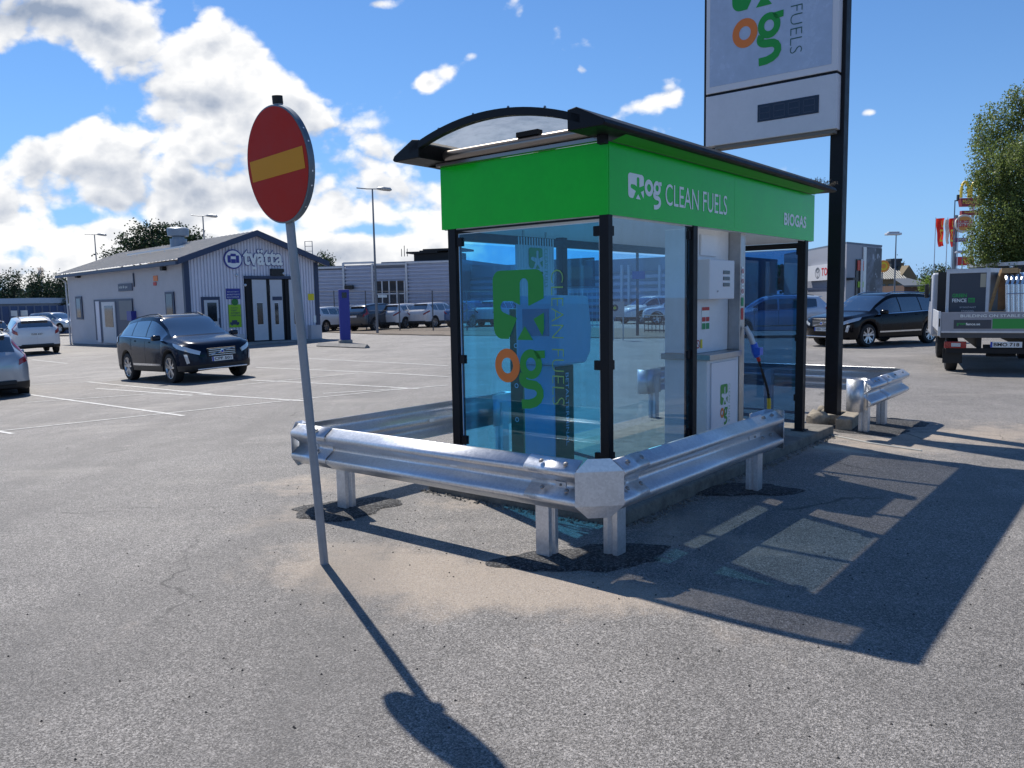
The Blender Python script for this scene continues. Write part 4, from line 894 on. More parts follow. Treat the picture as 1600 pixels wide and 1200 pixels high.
        # door seams
        if detail:
            for x_ in (s['side'][1]-.03, s['pil'][0][0], s['pil'][1][0]+.02):
                patch_('door_seam', [(x_-.006, 3.0), (x_+.006, 3.0), (x_+.006, 6.2), (x_-.006, 6.2)], sd_, trim_m, .002, 5)
            for x_ in (s['pil'][0][0]+.12, s['pil'][1][0]+.14):
                patch_('door_handle', [(x_, 5.35), (x_+.18, 5.35), (x_+.18, 5.6), (x_, 5.6)], sd_, pm, .022, 3)
            patch_('window_trim', [(s['side'][0]+.0, 6.15), (s['side'][1]+.1, 6.15), (s['side'][1]+.1, 6.75), (s['side'][0]+.0, 6.75)], sd_, chrome, .006, 12)
            patch_('sill_trim', [(xr_+ra+.08, 3.0), (xf_-ra-.06, 3.0), (xf_-ra-.06, 3.16), (xr_+ra+.08, 3.16)], sd_, chrome, .012, 8)
            b = MB(); p0 = surf(s['side'][1]-.06, 6.5, sd_); b.box(-.09, .09, -.0, .20, -.055, .075, mtx=Matrix.Translation(p0+Vector((.02, sd_*.02, .05))) @ Matrix.Diagonal((1, sd_, 1, 1))); b.build('mirror', pm if col != 'white' else trim_m, root, bevel=.035, smooth=40)
            b = MB(); rl = [surf(x_, 11, sd_)+Vector((0, -sd_*.0, .035)) for x_ in (s['side'][0]+.05, s['side'][0]+.4, -.5, 0, .3)]; rl[0].z -= .03; rl[-1].z -= .03; b.tube(rl, .014, 6); b.build('roof_rail', chrome if col == 'black' else trim_m, root, smooth=True)
        for xw in (xf_, xr_):
            wl = MB(); rr = s['wr']; wd = .115; c = Vector((xw, sd_*(H2-.135), rr)); sgn = sd_
            wl.lathe([(rr*.66, wd*.9), (rr*.80, wd), (rr*.95, wd*.88), (rr, wd*.6), (rr, -wd*.6), (rr*.95, -wd*.9), (rr*.66, -wd)], 'y', 32); wl.v = [(x, y*sgn, z) for x, y, z in wl.v]
            wo = bpy.data.objects.new('wheel', None); COL.objects.link(wo); wo.location = c; wo.parent = root; wo.empty_display_size = .1
            wl.build('tyre', tyre_m, wo, smooth=35)
            rm = MB(); rm.lathe([(rr*.69, wd*.97), (rr*.665, wd*.95), (rr*.62, wd*.6), (rr*.6, -wd*.2)], 'y', 32)
            ns = 5
            for k in range(ns):
                for da in (-.17, .17):
                    a0 = 2*math.pi*k/ns+.3; a1 = a0+da*1.3; r0, r1 = .045, rr*.68
                    p0 = Vector((math.cos(a0+da*.4)*r0, 0, math.sin(a0+da*.4)*r0)); p1 = Vector((math.cos(a1)*r1, 0, math.sin(a1)*r1)); t = (p1-p0).normalized(); q = Vector((-t.z, 0, t.x))*.022
                    y0, y1, yb = wd*.78, wd*.93, wd*.5
                    rm.add([p0-q*1.3+Vector((0, y0, 0)), p0+q*1.3+Vector((0, y0, 0)), p1+q+Vector((0, y1, 0)), p1-q+Vector((0, y1, 0)), p0-q*1.3+Vector((0, yb, 0)), p0+q*1.3+Vector((0, yb, 0)), p1+q+Vector((0, yb, 0)), p1-q+Vector((0, yb, 0))], [(0, 1, 2, 3), (0, 3, 7, 4), (1, 5, 6, 2)])
            rm.lathe([(0, wd*.86), (.05, wd*.84), (.06, wd*.6)], 'y', 14); rm.v = [(x, y*sgn, z) for x, y, z in rm.v]; rm.build('rim', rim_m, wo, smooth=30)
            bk = MB(); bk.lathe([(0, wd*.1), (rr*.62, wd*.1)], 'y', 24); bk.v = [(x, y*sgn, z) for x, y, z in bk.v]; bk.build('brake_disc', dark_m, wo)
    # plates, grille, bumper detail
    if detail or plate:
        xfp = X(xe, .62)
        b = MB(); b.box(xfp-.05, xfp+.012, -.36, .36, .60, .80); gl = b.build('grille', trim_m, root, bevel=.012)
        b = MB()
        for k in range(4): z = .63+.045*k; b.box(xfp+.012, xfp+.020, -.33, .33, z, z+.010)
        b.tube([(xfp+.024, -.30, .64), (xfp+.024, .30, .78)], .009, 4); b.build('grille_bars', chrome, gl)
        b = MB(); b.lathe([(0, xfp+.034), (.045, xfp+.032), (.052, xfp+.02)], 'x', 20, (0, 0, .71)); bd = b.build('badge', chrome, gl, smooth=30); b = MB(); b.lathe([(0, xfp+.036), (.030, xfp+.036)], 'x', 16, (0, 0, .71)); b.box(xfp+.037, xfp+.039, -.036, .036, .70, .72); b.build('badge_centre', plate_b, gl)
        b = MB(); b.box(xe-.10, xe+.004, -.62, .62, .30, .335); b.build('bumper_strip', chrome if col in ('navy', 'black') else trim_m, root, bevel=.01)
        for sd_ in (1, -1): patch_('day_light', [(xq(.80), 3.3), (xq(.86), 3.2), (xq(.90), 4.3), (xq(.84), 4.4)], sd_, lens_m, .014, 3)
        b = MB(); b.box(xe-.05, xe+.022, -.26, .26, .485, .595); pl_ = b.build('number_plate', plate_m, root, bevel=.003)
        b = MB(); b.box(xe+.0225, xe+.0235, -.26, -.225, .487, .593); b.build('plate_band', plate_b, pl_)
        if plate and not plate.startswith('*'): text('plate_number', plate, plate_t, frame((xe+.0225, -.205, .508), (0, 1, 0), (0, 0, 1)), pl_, w=.42, h=.068, bold=.015)
    xr = -xe-.0; zp = .90 if sp != 'hatch' else .86
    b = MB(); b.box(xr-.012, xr+.06, -.26, .26, zp-.055, zp+.055); pl_ = b.build('number_plate', plate_m, root, bevel=.003)
    if plate and plate.startswith('*'): text('plate_number', plate[1:], plate_t, frame((xr-.0125, .205, zp-.034), (0, -1, 0), (0, 0, 1)), pl_, w=.42, h=.068, bold=.015)
    b = MB(); b.box(xr-.02, xr+.12, -.62, .62, .36, .46) if trim else b.box(xr+.0, xr+.1, -.5, .5, .33, .38); b.build('rear_bumper', trim_m, root, bevel=.02)
    b = MB(); q = interp(s['top'], s['wrr'][1]+.04); b.box(s['wrr'][1]-.10, s['wrr'][1]+.06, -.52, .52, q-.025, q+.008); b.build('spoiler', pm, root, bevel=.01)
    return root
def hd(deg): return R(deg)
gz = terrain
def P3(px, D):                      # ground point seen at column px at distance D
    q = aty(px, 480, D); return Vector((q.x, D, gz(q.x, D)))
car('suv', 'navy', Vector((-8.62, 20.95, gz(-8.6, 20.9)+.0)), hd(-45), 'dark blue SUV facing the viewer on the left lot, with silver spoked wheels', 'car', plate='CPF 501', name='parked_suv')
car('wagon', 'silver', Vector((-13.3, 19.9, gz(-13.3, 19.9)-.08)), hd(126), 'silver estate car at the left edge, seen from behind with tall red rear lights', 'car', plate='*DKM 45', name='parked_car')
car('suv', 'white', Vector((-22.2, 36.9, gz(-22, 36.9))), hd(128), 'white SUV seen from behind, parked left of the car wash building', 'car', plate='*DSB 667', name='parked_suv')
car('wagon', 'white', Vector((-27.6, 41.0, gz(-27, 41))), hd(150), 'white car mostly cut off at the left edge, just behind the white SUV', 'car', name='parked_car')
car('wagon', 'black', Vector((11.55, 25.25, 0)), hd(207), 'black estate car behind the pylon post, between it and the flatbed truck', 'car', plate='HSH 210', name='parked_car', trim=False)
car('hatch', 'pale', Vector((P3(1208, 31).x, 31, 0)), hd(172), 'pale blue-grey hatchback showing between the shelter corner post and the pylon post', 'car', name='parked_car', trim=False)
car('wagon', 'silver', Vector((P3(85, 64).x, 64, gz(-36, 64)+.25)), hd(-20), 'silver car with red rear lights beyond the left corner of the car wash', 'car', name='parked_car')
# row of cars behind the fence, front row
GROUP = 'cars parked in a row in front of the warehouse'
rowc = [('hatch', 'white', 514, 52, 62, 'white hatchback at the left end of the warehouse row, behind the blue totem'), ('suv', 'darkgrey', 590, 51, 60, 'dark grey SUV in the warehouse row, behind the tall street lamp'),
        ('hatch', 'white', 636, 52, 60, 'white hatchback right of the dark grey SUV in the warehouse row'), ('hatch', 'white', 681, 52, 60, 'white hatchback in the warehouse row, just left of the shelter'),
        ('hatch', 'blue', 738, 50, 60, 'blue hatchback seen through the left part of the shelter glass'), ('wagon', 'silver', 553, 58, 58, 'silver car in the second line, behind the blue totem and the first hatchback'),
        ('hatch', 'white', 784, 50, 62, 'white hatchback seen through the glass behind the big green logo')]
for sp, c_, px, D, h_, lab in rowc:
    q = P3(px, D); car(sp, c_, q, hd(h_), lab, 'car', GROUP, detail=False, name='parked_car')
q = P3(1016, 50); car('suv', 'white', q, hd(-150), 'white SUV seen through the front shelter glass before the louvred wall', 'car', detail=False, name='parked_suv')
q = P3(1060, 47); car('hatch', 'pale', q, hd(172), 'pale car just left of the dispenser, seen through the front glass', 'car', detail=False)

# ================================================================ flatbed truck
tk_h = R(66); tkloc = P3(1545, 17.2); tkloc = Vector((tkloc.x, 17.2, 0))
# local: x forward, y left; rear board at x = 0
rear_l = aty(1467, 520, 15.7); ang = R(64)
X0 = Vector((rear_l.x, 15.7, 0)); fwd = Vector((math.cos(ang), math.sin(ang), 0)); lft = Vector((-math.sin(ang), math.cos(ang), 0)); X0 = X0-lft*1.08
tk = empty('flatbed_truck', X0, ang, 'grey flatbed truck at the right edge with a lettered tailboard and a loaded bed', 'truck')
bedg = mat('bed_grey', (.30, .31, .35), .45, .2, var=.08); darkbl = mat('sign_slate', (.045, .055, .075), .45); grn = mat('sign_green', (.02, .30, .05), .45)
b = MB(); b.box(0, .035, -1.05, 1.05, .80, 1.20); tb_ = b.build('tailboard', bedg, tk, bevel=.006)
b = MB(); b.box(-.006, -.001, .20, .83, .88, 1.05); b.build('sign_panel', darkbl, tb_)
b = MB(); b.box(-.006, -.001, -.80, .18, .88, 1.07); b.build('sign_panel', grn, tb_)
b = MB(); b.box(-.012, .0, -1.04, 1.04, .80, .835); b.build('board_rim', alu, tb_)
fr = frame((-.0065, .72, 1.10), (0, -1, 0), (0, 0, 1)); text('lettering', 'BUILDING ON STABLE GROUND', letw, fr, tb_, w=1.45, h=.055, bold=.012)
text('lettering', 'green', mat('letter_green', (.03, .38, .08), .5), frame((-.0065, .78, .935), (0, -1, 0), (0, 0, 1)), tb_, w=.15, h=.055, bold=.01)
text('lettering', 'fence.se', letw, frame((-.0065, .625, .945), (0, -1, 0), (0, 0, 1)), tb_, w=.24, h=.05, bold=.02)
b = MB(); b.box(.0, 3.6, 1.05, 1.08, .80, 1.20); b.box(-.02, .06, 1.055, 1.10, .74, 1.22); b.build('side_board', alu, tk, bevel=.004)
b = MB(); b.box(.0, 3.6, -1.08, -1.05, .80, 1.20); b.build('side_board', alu, tk, bevel=.004)
b = MB(); b.box(-.022, -.015, 1.065, 1.09, .92, 1.08); b.build('latch', trim_m, tk)
b = MB(); b.box(.02, 3.6, -1.05, 1.05, .70, .795); b.build('bed_floor', mat('bed_floor', (.07, .07, .075), .6), tk)
b = MB(); b.box(.1, 5.0, -.42, -.34, .50, .70); b.box(.1, 5.0, .34, .42, .50, .70); b.box(.02, .10, -.95, .95, .40, .50); b.box(.12, .30, -.3, .3, .40, .56); b.tube([(.2, -.25, .36), (.2, .25, .36)], .03, 8); b.build('chassis', dark_m, tk)
for sgy in (1, -1):
    b = MB(); b.box(-.01, .06, sgy*.60, sgy*.98, .50, .63); tl = b.build('tail_light', tail_m, tk, bevel=.01); b = MB(); b.box(-.014, -.011, sgy*.70, sgy*.86, .53, .60); b.build('reverse_lamp', lens_m, tl)
    b = MB(); b.box(.08, .11, sgy*.66, sgy*1.0, .20, .48); b.build('mud_flap', rubber, tk)
    b = MB(); b.lathe([(0, -.11), (.20, -.11), (.24, -.12), (.34, -.10), (.36, -.06), (.36, .06), (.34, .10), (.24, .12), (.2, .08), (0, .08)], 'y', 28, (.75, sgy*.82, .36)); b.build('wheel', tyre_m, tk, smooth=35)
    b = MB(); b.lathe([(0, -.11), (.20, -.11), (.24, -.12), (.34, -.10), (.36, -.06), (.36, .06), (.34, .10), (.24, .12), (.2, .08), (0, .08)], 'y', 28, (4.4, sgy*.85, .36)); b.build('wheel', tyre_m, tk, smooth=35)
b = MB(); b.box(.0, .012, -.32, .20, .52, .63); pl_ = b.build('number_plate', plate_m, tk)
b = MB(); b.box(-.001, .0, .165, .20, .522, .628); b.build('plate_band', plate_b, pl_); text('plate_number', 'BMO 718', plate_t, frame((-.0005, .145, .542), (0, -1, 0), (0, 0, 1)), pl_, w=.42, h=.068, bold=.02)
cabw = mat('cab_white', (.46, .48, .52), .35, coat=.4)
b = MB(); pr = [Vector((3.7, 0, .55)), Vector((5.7, 0, .55)), Vector((5.8, 0, 1.15)), Vector((5.15, 0, 1.40)), Vector((4.75, 0, 2.0)), Vector((3.72, 0, 2.05))]; b.prism(pr, (0, -1.12, 0), (0, 1.12, 0)); cb = b.build('cab', cabw, tk, bevel=.06, smooth=40)
for sgy in (1, -1):
    b = MB(); pr = [Vector((3.95, 0, 1.38)), Vector((5.05, 0, 1.38)), Vector((4.70, 0, 1.9)), Vector((3.95, 0, 1.93))]; b.prism(pr, (0, sgy*1.122, 0), (0, sgy*1.13, 0)); b.build('side_window', wg, cb)
    b = MB(); b.box(5.0, 5.12, sgy*1.14, sgy*1.24, 1.45, 1.80); b.build('mirror', trim_m, cb, bevel=.03)
b = MB(); b.add([(5.16, -.85, 1.43), (5.16, .85, 1.43), (4.81, .80, 1.96), (4.81, -.80, 1.96)], [(0, 1, 2, 3)]); b.build('windscreen', wg, cb)
b = MB(); b.box(3.60, 3.66, -1.0, 1.0, .80, 2.06); b.build('headboard', trim_m, tk)
# load
def onbed(name, x, y, z, label, cat): return empty(name, X0+fwd*x+lft*y+Vector((0, 0, z)), ang, label, cat)
bx = onbed('cargo_box', 1.0, .56, .80, 'grey-framed cargo box on the truck bed with a slate panel reading GREEN FENCE', 'cargo box')
b = MB()
for (a, c) in (((0, -.48), (0, 0)),): pass
bx.rotation_euler = (0, 0, ang-R(20)); w2, dp_, ht = .40, 1.1, 1.24
for x in (0, dp_):
    for y in (-w2, w2-.06): b.box(x, x+.06, y, y+.06, 0, ht)
for z in (0, ht-.07):
    b.box(.06, dp_, -w2, -w2+.06, z, z+.07); b.box(.06, dp_, w2-.06, w2, z, z+.07); b.box(0, .06, -w2+.06, w2-.06, z, z+.07); b.box(dp_, dp_+.06, -w2+.06, w2-.06, z, z+.07)
b.build('frame', alu, bx, bevel=.004)
b = MB(); b.box(.02, .04, -w2+.06, w2-.06, .07, ht-.07); pn = b.build('front_panel', darkbl, bx); b = MB(); b.box(.07, dp_, -w2+.02, -w2+.04, .07, ht-.07); b.build('side_panel', darkbl, bx); b = MB(); b.box(.07, dp_, w2-.04, w2-.02, .07, ht-.07); b.build('side_panel', darkbl, bx); b = MB(); b.box(.0, dp_+.06, -w2, w2, ht+.001, ht+.02); b.build('lid', alu, bx)
b = MB(); b.box(.014, .019, -w2+.07, -w2+.17, ht-.36, ht-.09); b.build('paper_tag', mat('tag_beige', (.42, .38, .28), .7), pn)
text('lettering', 'GREEN', M['letter_green'], frame((.0195, .28, .68), (0, -1, 0), (0, 0, 1)), pn, w=.27, h=.075, bold=.02)
text('lettering', 'FENCE', letw, frame((.0195, .28, .58), (0, -1, 0), (0, 0, 1)), pn, w=.27, h=.075, bold=.02)
b = MB(); b.box(.017, .019, -.02-.12, -.02, .575, .665); b.build('sign_block', M['letter_green'], pn); text('lettering', 'SE', darkbl, frame((.0165, -.035, .59), (0, -1, 0), (0, 0, 1)), pn, w=.09, h=.055, bold=.01)
for k, (tx, w__) in enumerate((('BYGGSTAKET', .30), ('STANGSEL', .24), ('ENTREPRENAD', .34))): text('lettering', tx, alu, frame((.0195, w__/2-.02, .46-.075*k), (0, -1, 0), (0, 0, 1)), pn, w=w__, h=.032)
wood = mat('pine_wood', (.42, .27, .13), .65, var=.25, vs=20)
ld = onbed('wooden_trestle', .9, .14, .80, 'pine wood frame leaning on the truck bed between the cargo box and the steel hoops', 'wooden frame')
for dx_, dy_ in ((0, 0), (0, -.30)):
    b = MB(); b.tube([(0, dy_+.12, 0), (.05, dy_-.16, 1.22)], .032, 4); b.build('rail', wood, ld)
for t in (.28, .98):
    b = MB(); b.box(-.03, .06, -.30+.12-t*.28+.02, .12-t*.28-.0, 1.22*t-.05, 1.22*t+.05); b.build('cross_piece', wood, ld)
b = MB(); b.box(.06, .075, -.42, -.12, .42, 1.2); b.build('backing', mat('wood_brown', (.22, .12, .055), .7, var=.3), ld)
HG = 'steel hoops packed on the truck bed'
hoopm = mat('bright_galv', (.66, .69, .73), .25, .9)
hp0 = None
for k in range(11):
    o = MB(); y = -.16-.084*k
    o.tube([(0, 0, 0), (.0, .03, .55), (.005, .045, .92), (.03, .05, 1.0), (.08, .05, 1.06), (.16, .05, 1.10), (.30, .05, 1.12), (1.6, .05, 1.12), (1.8, .05, 1.0), (1.85, 0, 0)], .042, 10)
    h_ = o.build('steel_hoop', hoopm, smooth=True); h_.location = X0+fwd*.75+lft*y+Vector((0, 0, .80)); h_.rotation_euler = (0, 0, ang); tag(h_, 'tall galvanised tube bent like a hoop, packed upright on the truck bed', 'steel hoop', HG)
b = MB(); b.tube([(-.055, -.88, .74), (-.055, -.10, .74)], .012, 6); o = b.build('strap_bar', hoopm); o.location = X0+fwd*.75+Vector((0, 0, .80)); o.rotation_euler = (0, 0, ang); tag(o, 'thin bar strapped across the steel hoops on the truck', 'strap bar')
# ================================================================ buildings
def hit(o, d, px, py):             # sight line meets the vertical plane through o along d: (distance along d, height)
    r_ = ray(px, py); n = Vector((-d.y, d.x, 0)); c = Vector((0, 0, CH)); t = (Vector((o.x, o.y, 0))-Vector((0, 0, 0))).dot(n)/r_.dot(n); q = c+r_*t
    return (q-Vector((o.x, o.y, 0))).dot(d), q.z
def pD(px, D): q = aty(px, 470, D); return Vector((q.x, D, 0))
clad = mat('grey_cladding', (.72, .72, .79), .5, var=.05, vs=2); clad2 = mat('warehouse_cladding', (.42, .46, .57), .45, .1, var=.08, vs=1.5); navy = mat('navy_trim', (.035, .055, .11), .5); roofm = mat('roof_sheet_metal', (.62, .58, .52), .42, .05, var=.08, vs=2)
glassw = mat('window_dark', (.012, .018, .024), .06, spec=.8); blueS = mat('sign_blue', (.03, .04, .28), .45); yg = mat('sign_lime', (.28, .55, .02), .5); doorw = mat('door_white', (.58, .60, .63), .45, var=.04); yelS = mat('sign_yellow_flat', (.75, .62, .02), .5)
NL, NR = pD(291, 35.5), pD(497, 40.0); gd = (NR-NL).normalized(); GW = (NR-NL).length; sdv = Vector((-gd.y, gd.x, 0)); SLn = 18.0
base_z = -.14
cw = empty('car_wash_building', (NL.x, NL.y, 0), math.atan2(gd.y, gd.x), 'grey gabled car wash building with the lit-up style sign tvätta over its folding doors', 'building')
cw['label'] = 'grey gabled car wash with white letters reading tvätta above its tall doors'
EZ, RZ_ = 3.62, 4.82
def G(px, py): return hit(NL, gd, px, py)
def Sd(px, py): s_, z = hit(NL, sdv, px, py); return s_, z
# gable wall with vertical ribs: each rib strip clipped under the rake
b = MB(); nrib = 44; st_ = GW/nrib
for k in range(nrib):
    for (x0, x1, yo) in ((k*st_, k*st_+st_*.55, -.03), (k*st_+st_*.55, (k+1)*st_, .03)):
        h0 = EZ+(RZ_-EZ)*(1-abs(x0/GW*2-1)); h1 = EZ+(RZ_-EZ)*(1-abs(x1/GW*2-1)); b.add([(x0, yo, base_z-.5), (x1, yo, base_z-.5), (x1, yo, h1), (x0, yo, h0)], [(0, 1, 2, 3)])
    for x, in ((k*st_+st_*.55,), ((k+1)*st_,)):
        h0 = EZ+(RZ_-EZ)*(1-abs(x/GW*2-1)); b.add([(x, -.03, base_z-.5), (x, .03, base_z-.5), (x, .03, h0), (x, -.03, h0)], [(0, 1, 2, 3)])
b.build('gable_wall', clad, cw, fix=False)
b = MB(); nr = 150; st_ = SLn/nr
for k in range(nr):
    b.add([(0, k*st_, -1.2), (0, k*st_+st_*.6, -1.2), (0, k*st_+st_*.6, EZ), (0, k*st_, EZ)], [(0, 1, 2, 3)]); b.add([(.02, k*st_+st_*.6, -1.2), (.02, (k+1)*st_, -1.2), (.02, (k+1)*st_, EZ), (.02, k*st_+st_*.6, EZ)], [(0, 1, 2, 3)])
b.add([(.02, 0, -1.2), (.02, SLn, -1.2), (.02, SLn, EZ), (.02, 0, EZ)], [(0, 1, 2, 3)])
b.box(.03, GW, SLn-.1, SLn, -1.2, EZ); b.box(GW-.03, GW, .04, SLn-.1, -1.2, EZ); b.build('side_wall', mat('side_cladding', (.68, .68, .72), .55, var=.06, vs=1), cw)
ov = .45
def roof_z(x): return EZ+(RZ_-EZ)*(1-abs(x/GW*2-1))
b = MB()
for sgn, xa, xb in ((1, -ov, GW/2), (-1, GW+ov, GW/2)):
    za, zb_ = EZ-(RZ_-EZ)*ov/(GW/2), RZ_; n = 40
    for k in range(n):
        y0, y1 = -ov+(SLn+2*ov)*k/n, -ov+(SLn+2*ov)*(k+1)/n
        b.add([(xa, y0, za+.14), (xb, y0, zb_+.14), (xb, y1-.03, zb_+.14), (xa, y1-.03, za+.14)], [(0, 1, 2, 3)])
        b.add([(xa, y1-.03, za+.14), (xb, y1-.03, zb_+.14), (xb, y1-.03, zb_+.18), (xa, y1-.03, za+.18)], [(0, 1, 2, 3)]); b.add([(xa, y1-.03, za+.18), (xb, y1-.03, zb_+.18), (xb, y1, zb_+.18), (xa, y1, za+.18)], [(0, 1, 2, 3)]); b.add([(xa, y1, za+.14), (xb, y1, zb_+.14), (xb, y1, zb_+.18), (xa, y1, za+.18)], [(0, 1, 2, 3)])
b.build('roof', roofm, cw, fix=False)
b = MB()
for xa, xb in ((-ov, GW/2), (GW+ov, GW/2)):
    za, zb_ = EZ-(RZ_-EZ)*ov/(GW/2), RZ_
    b.add([(xa, -ov-.03, za-.08), (xb, -ov-.03, zb_-.08), (xb, -ov-.03, zb_+.19), (xa, -ov-.03, za+.19), (xa, -ov, za-.08), (xb, -ov, zb_-.08), (xb, -ov, zb_+.19), (xa, -ov, za+.19)], [(0, 1, 2, 3), (4, 5, 6, 7), (0, 1, 5, 4), (3, 2, 6, 7)])
    b.add([(xa, -ov, za-.06), (xb, -ov, zb_-.06), (xb, .0, zb_-.0), (xa, .0, za-.0)], [(0, 1, 2, 3)])
b.build('barge_board', navy, cw)
b = MB(); b.box(-ov-.10, -ov+.02, -ov, SLn+ov, EZ-.25, EZ-.10); b.build('gutter', navy, cw); b = MB(); b.tube([(-ov, SLn-.1, EZ-.2), (-.12, SLn-.1, EZ-.5), (-.08, SLn-.1, -1.0)], .05, 8); b.build('downpipe', alu, cw)
b = MB(); b.box(-.05, .0, -.06, .16, -.8, EZ-.02); b.box(-.045, .18, -.065, -.032, -.8, EZ); b.build('corner_trim', navy, cw); b = MB(); b.box(GW-.18, GW+.04, -.065, -.032, -.8, EZ-.02); b.build('corner_trim', navy, cw)
s0, z0 = Sd(258, 385); b = MB(); yv = 7.2; xv = GW*.40; zz = roof_z(xv)
b.lathe([(0, zz-.2), (.42, zz-.2), (.42, zz+.50), (.30, zz+.5), (.30, zz+.6), (.52, zz+.65), (.55, zz+1.02), (.46, zz+1.08), (0, zz+1.08)], 'z', 24, (xv, yv, 0)); b.build('roof_vent', mat('vent_blue_grey', (.16, .22, .30), .4, .3), cw, smooth=35)
b = MB()
for (x, ya, yb) in ((GW*.22, 3.5, 11.5),): b.box(x-.04, x+.04, ya, yb, roof_z(x)+.26, roof_z(x)+.34); [b.box(x-.03, x+.03, y, y+.05, roof_z(x)+.1, roof_z(x)+.26) for y in (4, 6, 8, 10, 11)]
b.build('snow_rail', alu, cw)
def onG(name, pa, pb, mt, th=.03, parent=None, off=-.034, bevel=0):
    x0, z0 = G(*pa); x1, z1 = G(*pb); b = MB(); b.box(x0, x1, off-th, off, z1, z0); return b.build(name, mt, parent or cw, bevel=bevel)
def onS(name, pa, pb, mt, th=.03, parent=None, off=-.008):
    x0, z0 = Sd(*pa); x1, z1 = Sd(*pb); b = MB(); b.box(off-th, off, x0, x1, z1, z0); return b.build(name, mt, parent or cw)
# gable: emblem and name
ex, ez = G(363, 405); er = (G(378, 405)[0]-G(349, 405)[0])/2
b = MB(); b.lathe([(0, -.10), (er, -.10), (er, -.02)], 'y', 40, (ex, 0, ez)); em = b.build('sign_disc', blueS, cw, smooth=30); em.name = 'sign_disc'
b = MB(); b.lathe([(0, -.105), (er*.88, -.105)], 'y', 36, (ex, 0, ez)); b.build('disc_face', letw, em)
b = MB()
for q in ((-.62, -.28, -.38, .38), (.28, .62, -.38, .38), (-.28, .28, .28, .55), (-.25, .25, -.42, .0)): b.box(ex+q[0]*er, ex+q[1]*er, -.112, -.107, ez+q[2]*er, ez+q[3]*er)
b.box(ex-.13*er, ex+.13*er, -.1135, -.1125, ez-.1*er, ez-.02*er, 0); b.build('disc_mark', blueS, em)
ta, tb2 = G(378.5, 416), G(439, 396)
fr_ = frame((ta[0], -.03, ta[1]+.02), (1, 0, 0), (0, 0, 1))
t1 = text('sign_letters', 'tvätta', blueS, fr_, cw, w=tb2[0]-ta[0]+.06, h=.80, bold=.055, off=.02); t2 = text('sign_letters', 'tvätta', letw, frame((ta[0]+.03, -.03, ta[1]+.05), (1, 0, 0), (0, 0, 1)), cw, w=tb2[0]-ta[0], h=.74, bold=.03, off=.05)
# personnel door
dr = onG('door_frame', (313, 464), (346, 534), navy, .05, bevel=0); onG('door', (317, 469), (343, 534), doorw, .03, dr, -.087); onG('door_window', (322, 473), (338, 502), glassw, .01, dr, -.12); onG('handle', (340, 497), (341.5, 507), navy, .03, dr, -.12)
bs_ = onG('blue_notice', (352, 451), (375, 467), blueS, .02)
for k, (y_, wd) in enumerate(((456, 17), (460, 19), (464, 18))):
    a_ = G(354, y_); text('lettering', ('SJÄLVTVÄTT', 'BORSTTVÄTT', 'ALLA DAGAR')[k], letw, frame((a_[0], -.056, a_[1]-.04), (1, 0, 0), (0, 0, 1)), bs_, w=wd*.032, h=.07)
gs = onG('lime_notice', (356, 476), (377, 511), yg, .02)
for k, y_ in enumerate((481, 485, 489, 493)):
    a_ = G(359, y_); text('lettering', ('TVÄTTA', 'TORRT', 'AUTOMAT', 'DYGNET RUNT')[k], navy, frame((a_[0]+.02, -.056, a_[1]-.04), (1, 0, 0), (0, 0, 1)), gs, w=(.36, .30, .46, .50)[k], h=.07, bold=.01)
cx_, cz_ = G(366, 505); b = MB(); b.box(cx_-.22, cx_+.22, -.060, -.056, cz_-.06, cz_+.05); b.box(cx_-.13, cx_+.12, -.060, -.056, cz_+.051, cz_+.14); b.box(cx_-.17, cx_-.08, -.0605, -.056, cz_-.1, cz_-.061); b.box(cx_+.08, cx_+.17, -.0605, -.056, cz_-.1, cz_-.061); b.build('car_mark', navy, gs)
mk = G(366, 472); b = MB(); b.lathe([(0, -.07), (.16, -.06)], 'y', 14, (mk[0], 0, mk[1])); b.build('green_badge', mat('badge_green', (.03, .2, .04), .5), gs)
# folding doors
fo = onG('door_surround', (380, 431), (460, 533), mat('dark_opening', (.01, .011, .014), .7), .04, off=-.004)
x0, z0 = G(383, 438); b = MB()
for (pa, pb) in (((392, 437), (418.6, 531)), ((419.6, 437), (443, 530.5)), ((449.5, 437), (474, 530))):
    d_ = onG('door_leaf', pa, pb, doorw, .05, cw, -.05); onG('leaf_window', (pa[0]+6.5, 472), (pb[0]-7.5, 508), mat('window_rim', (.7, .72, .74), .4), .012, d_, -.102); onG('window_glass', (pa[0]+7.5, 473.5), (pb[0]-8.5, 506.5), glassw, .006, d_, -.116)
onG('lintel', (380, 431), (462, 436), navy, .12); onG('door_post', (443, 437), (449, 531), M['dark_opening'], .09); onG('door_post', (382, 437), (391.5, 532), M['dark_opening'], .06)
onG('display_box', (421, 420), (441, 431), trim_m, .18); lp_ = G(440, 427.5); b = MB(); b.lathe([(0, -.26), (.06, -.24), (.07, -.19)], 'y', 12, (lp_[0], 0, lp_[1])); b.build('lamp', lens_m, cw, smooth=True)
onG('small_sign', (424, 463.5), (439, 469), navy, .012, off=-.105); onG('white_plate', (394, 417), (400, 421), letw, .02); onG('yellow_notice', (480.5, 459), (490, 469), yelS, .02)
onG('cable_loop', (415.5, 446), (420, 457), trim_m, .01, off=-.105)
onG('meter_cabinet', (480, 508), (498, 538), mat('cabinet_grey', (.44, .46, .50), .5), .35, off=-.02); onG('cabinet_note', (489, 493), (495, 504), letw, .02)
onG('low_box', (367, 522), (379, 531), alu, .2)
for px, py in ((369, 430), (382, 445.5)): q = G(px, py); b = MB(); b.lathe([(0, -.12), (.06, -.1), (.07, -.03)], 'y', 10, (q[0], 0, q[1])); b.build('wall_lamp', lens_m, cw, smooth=True)
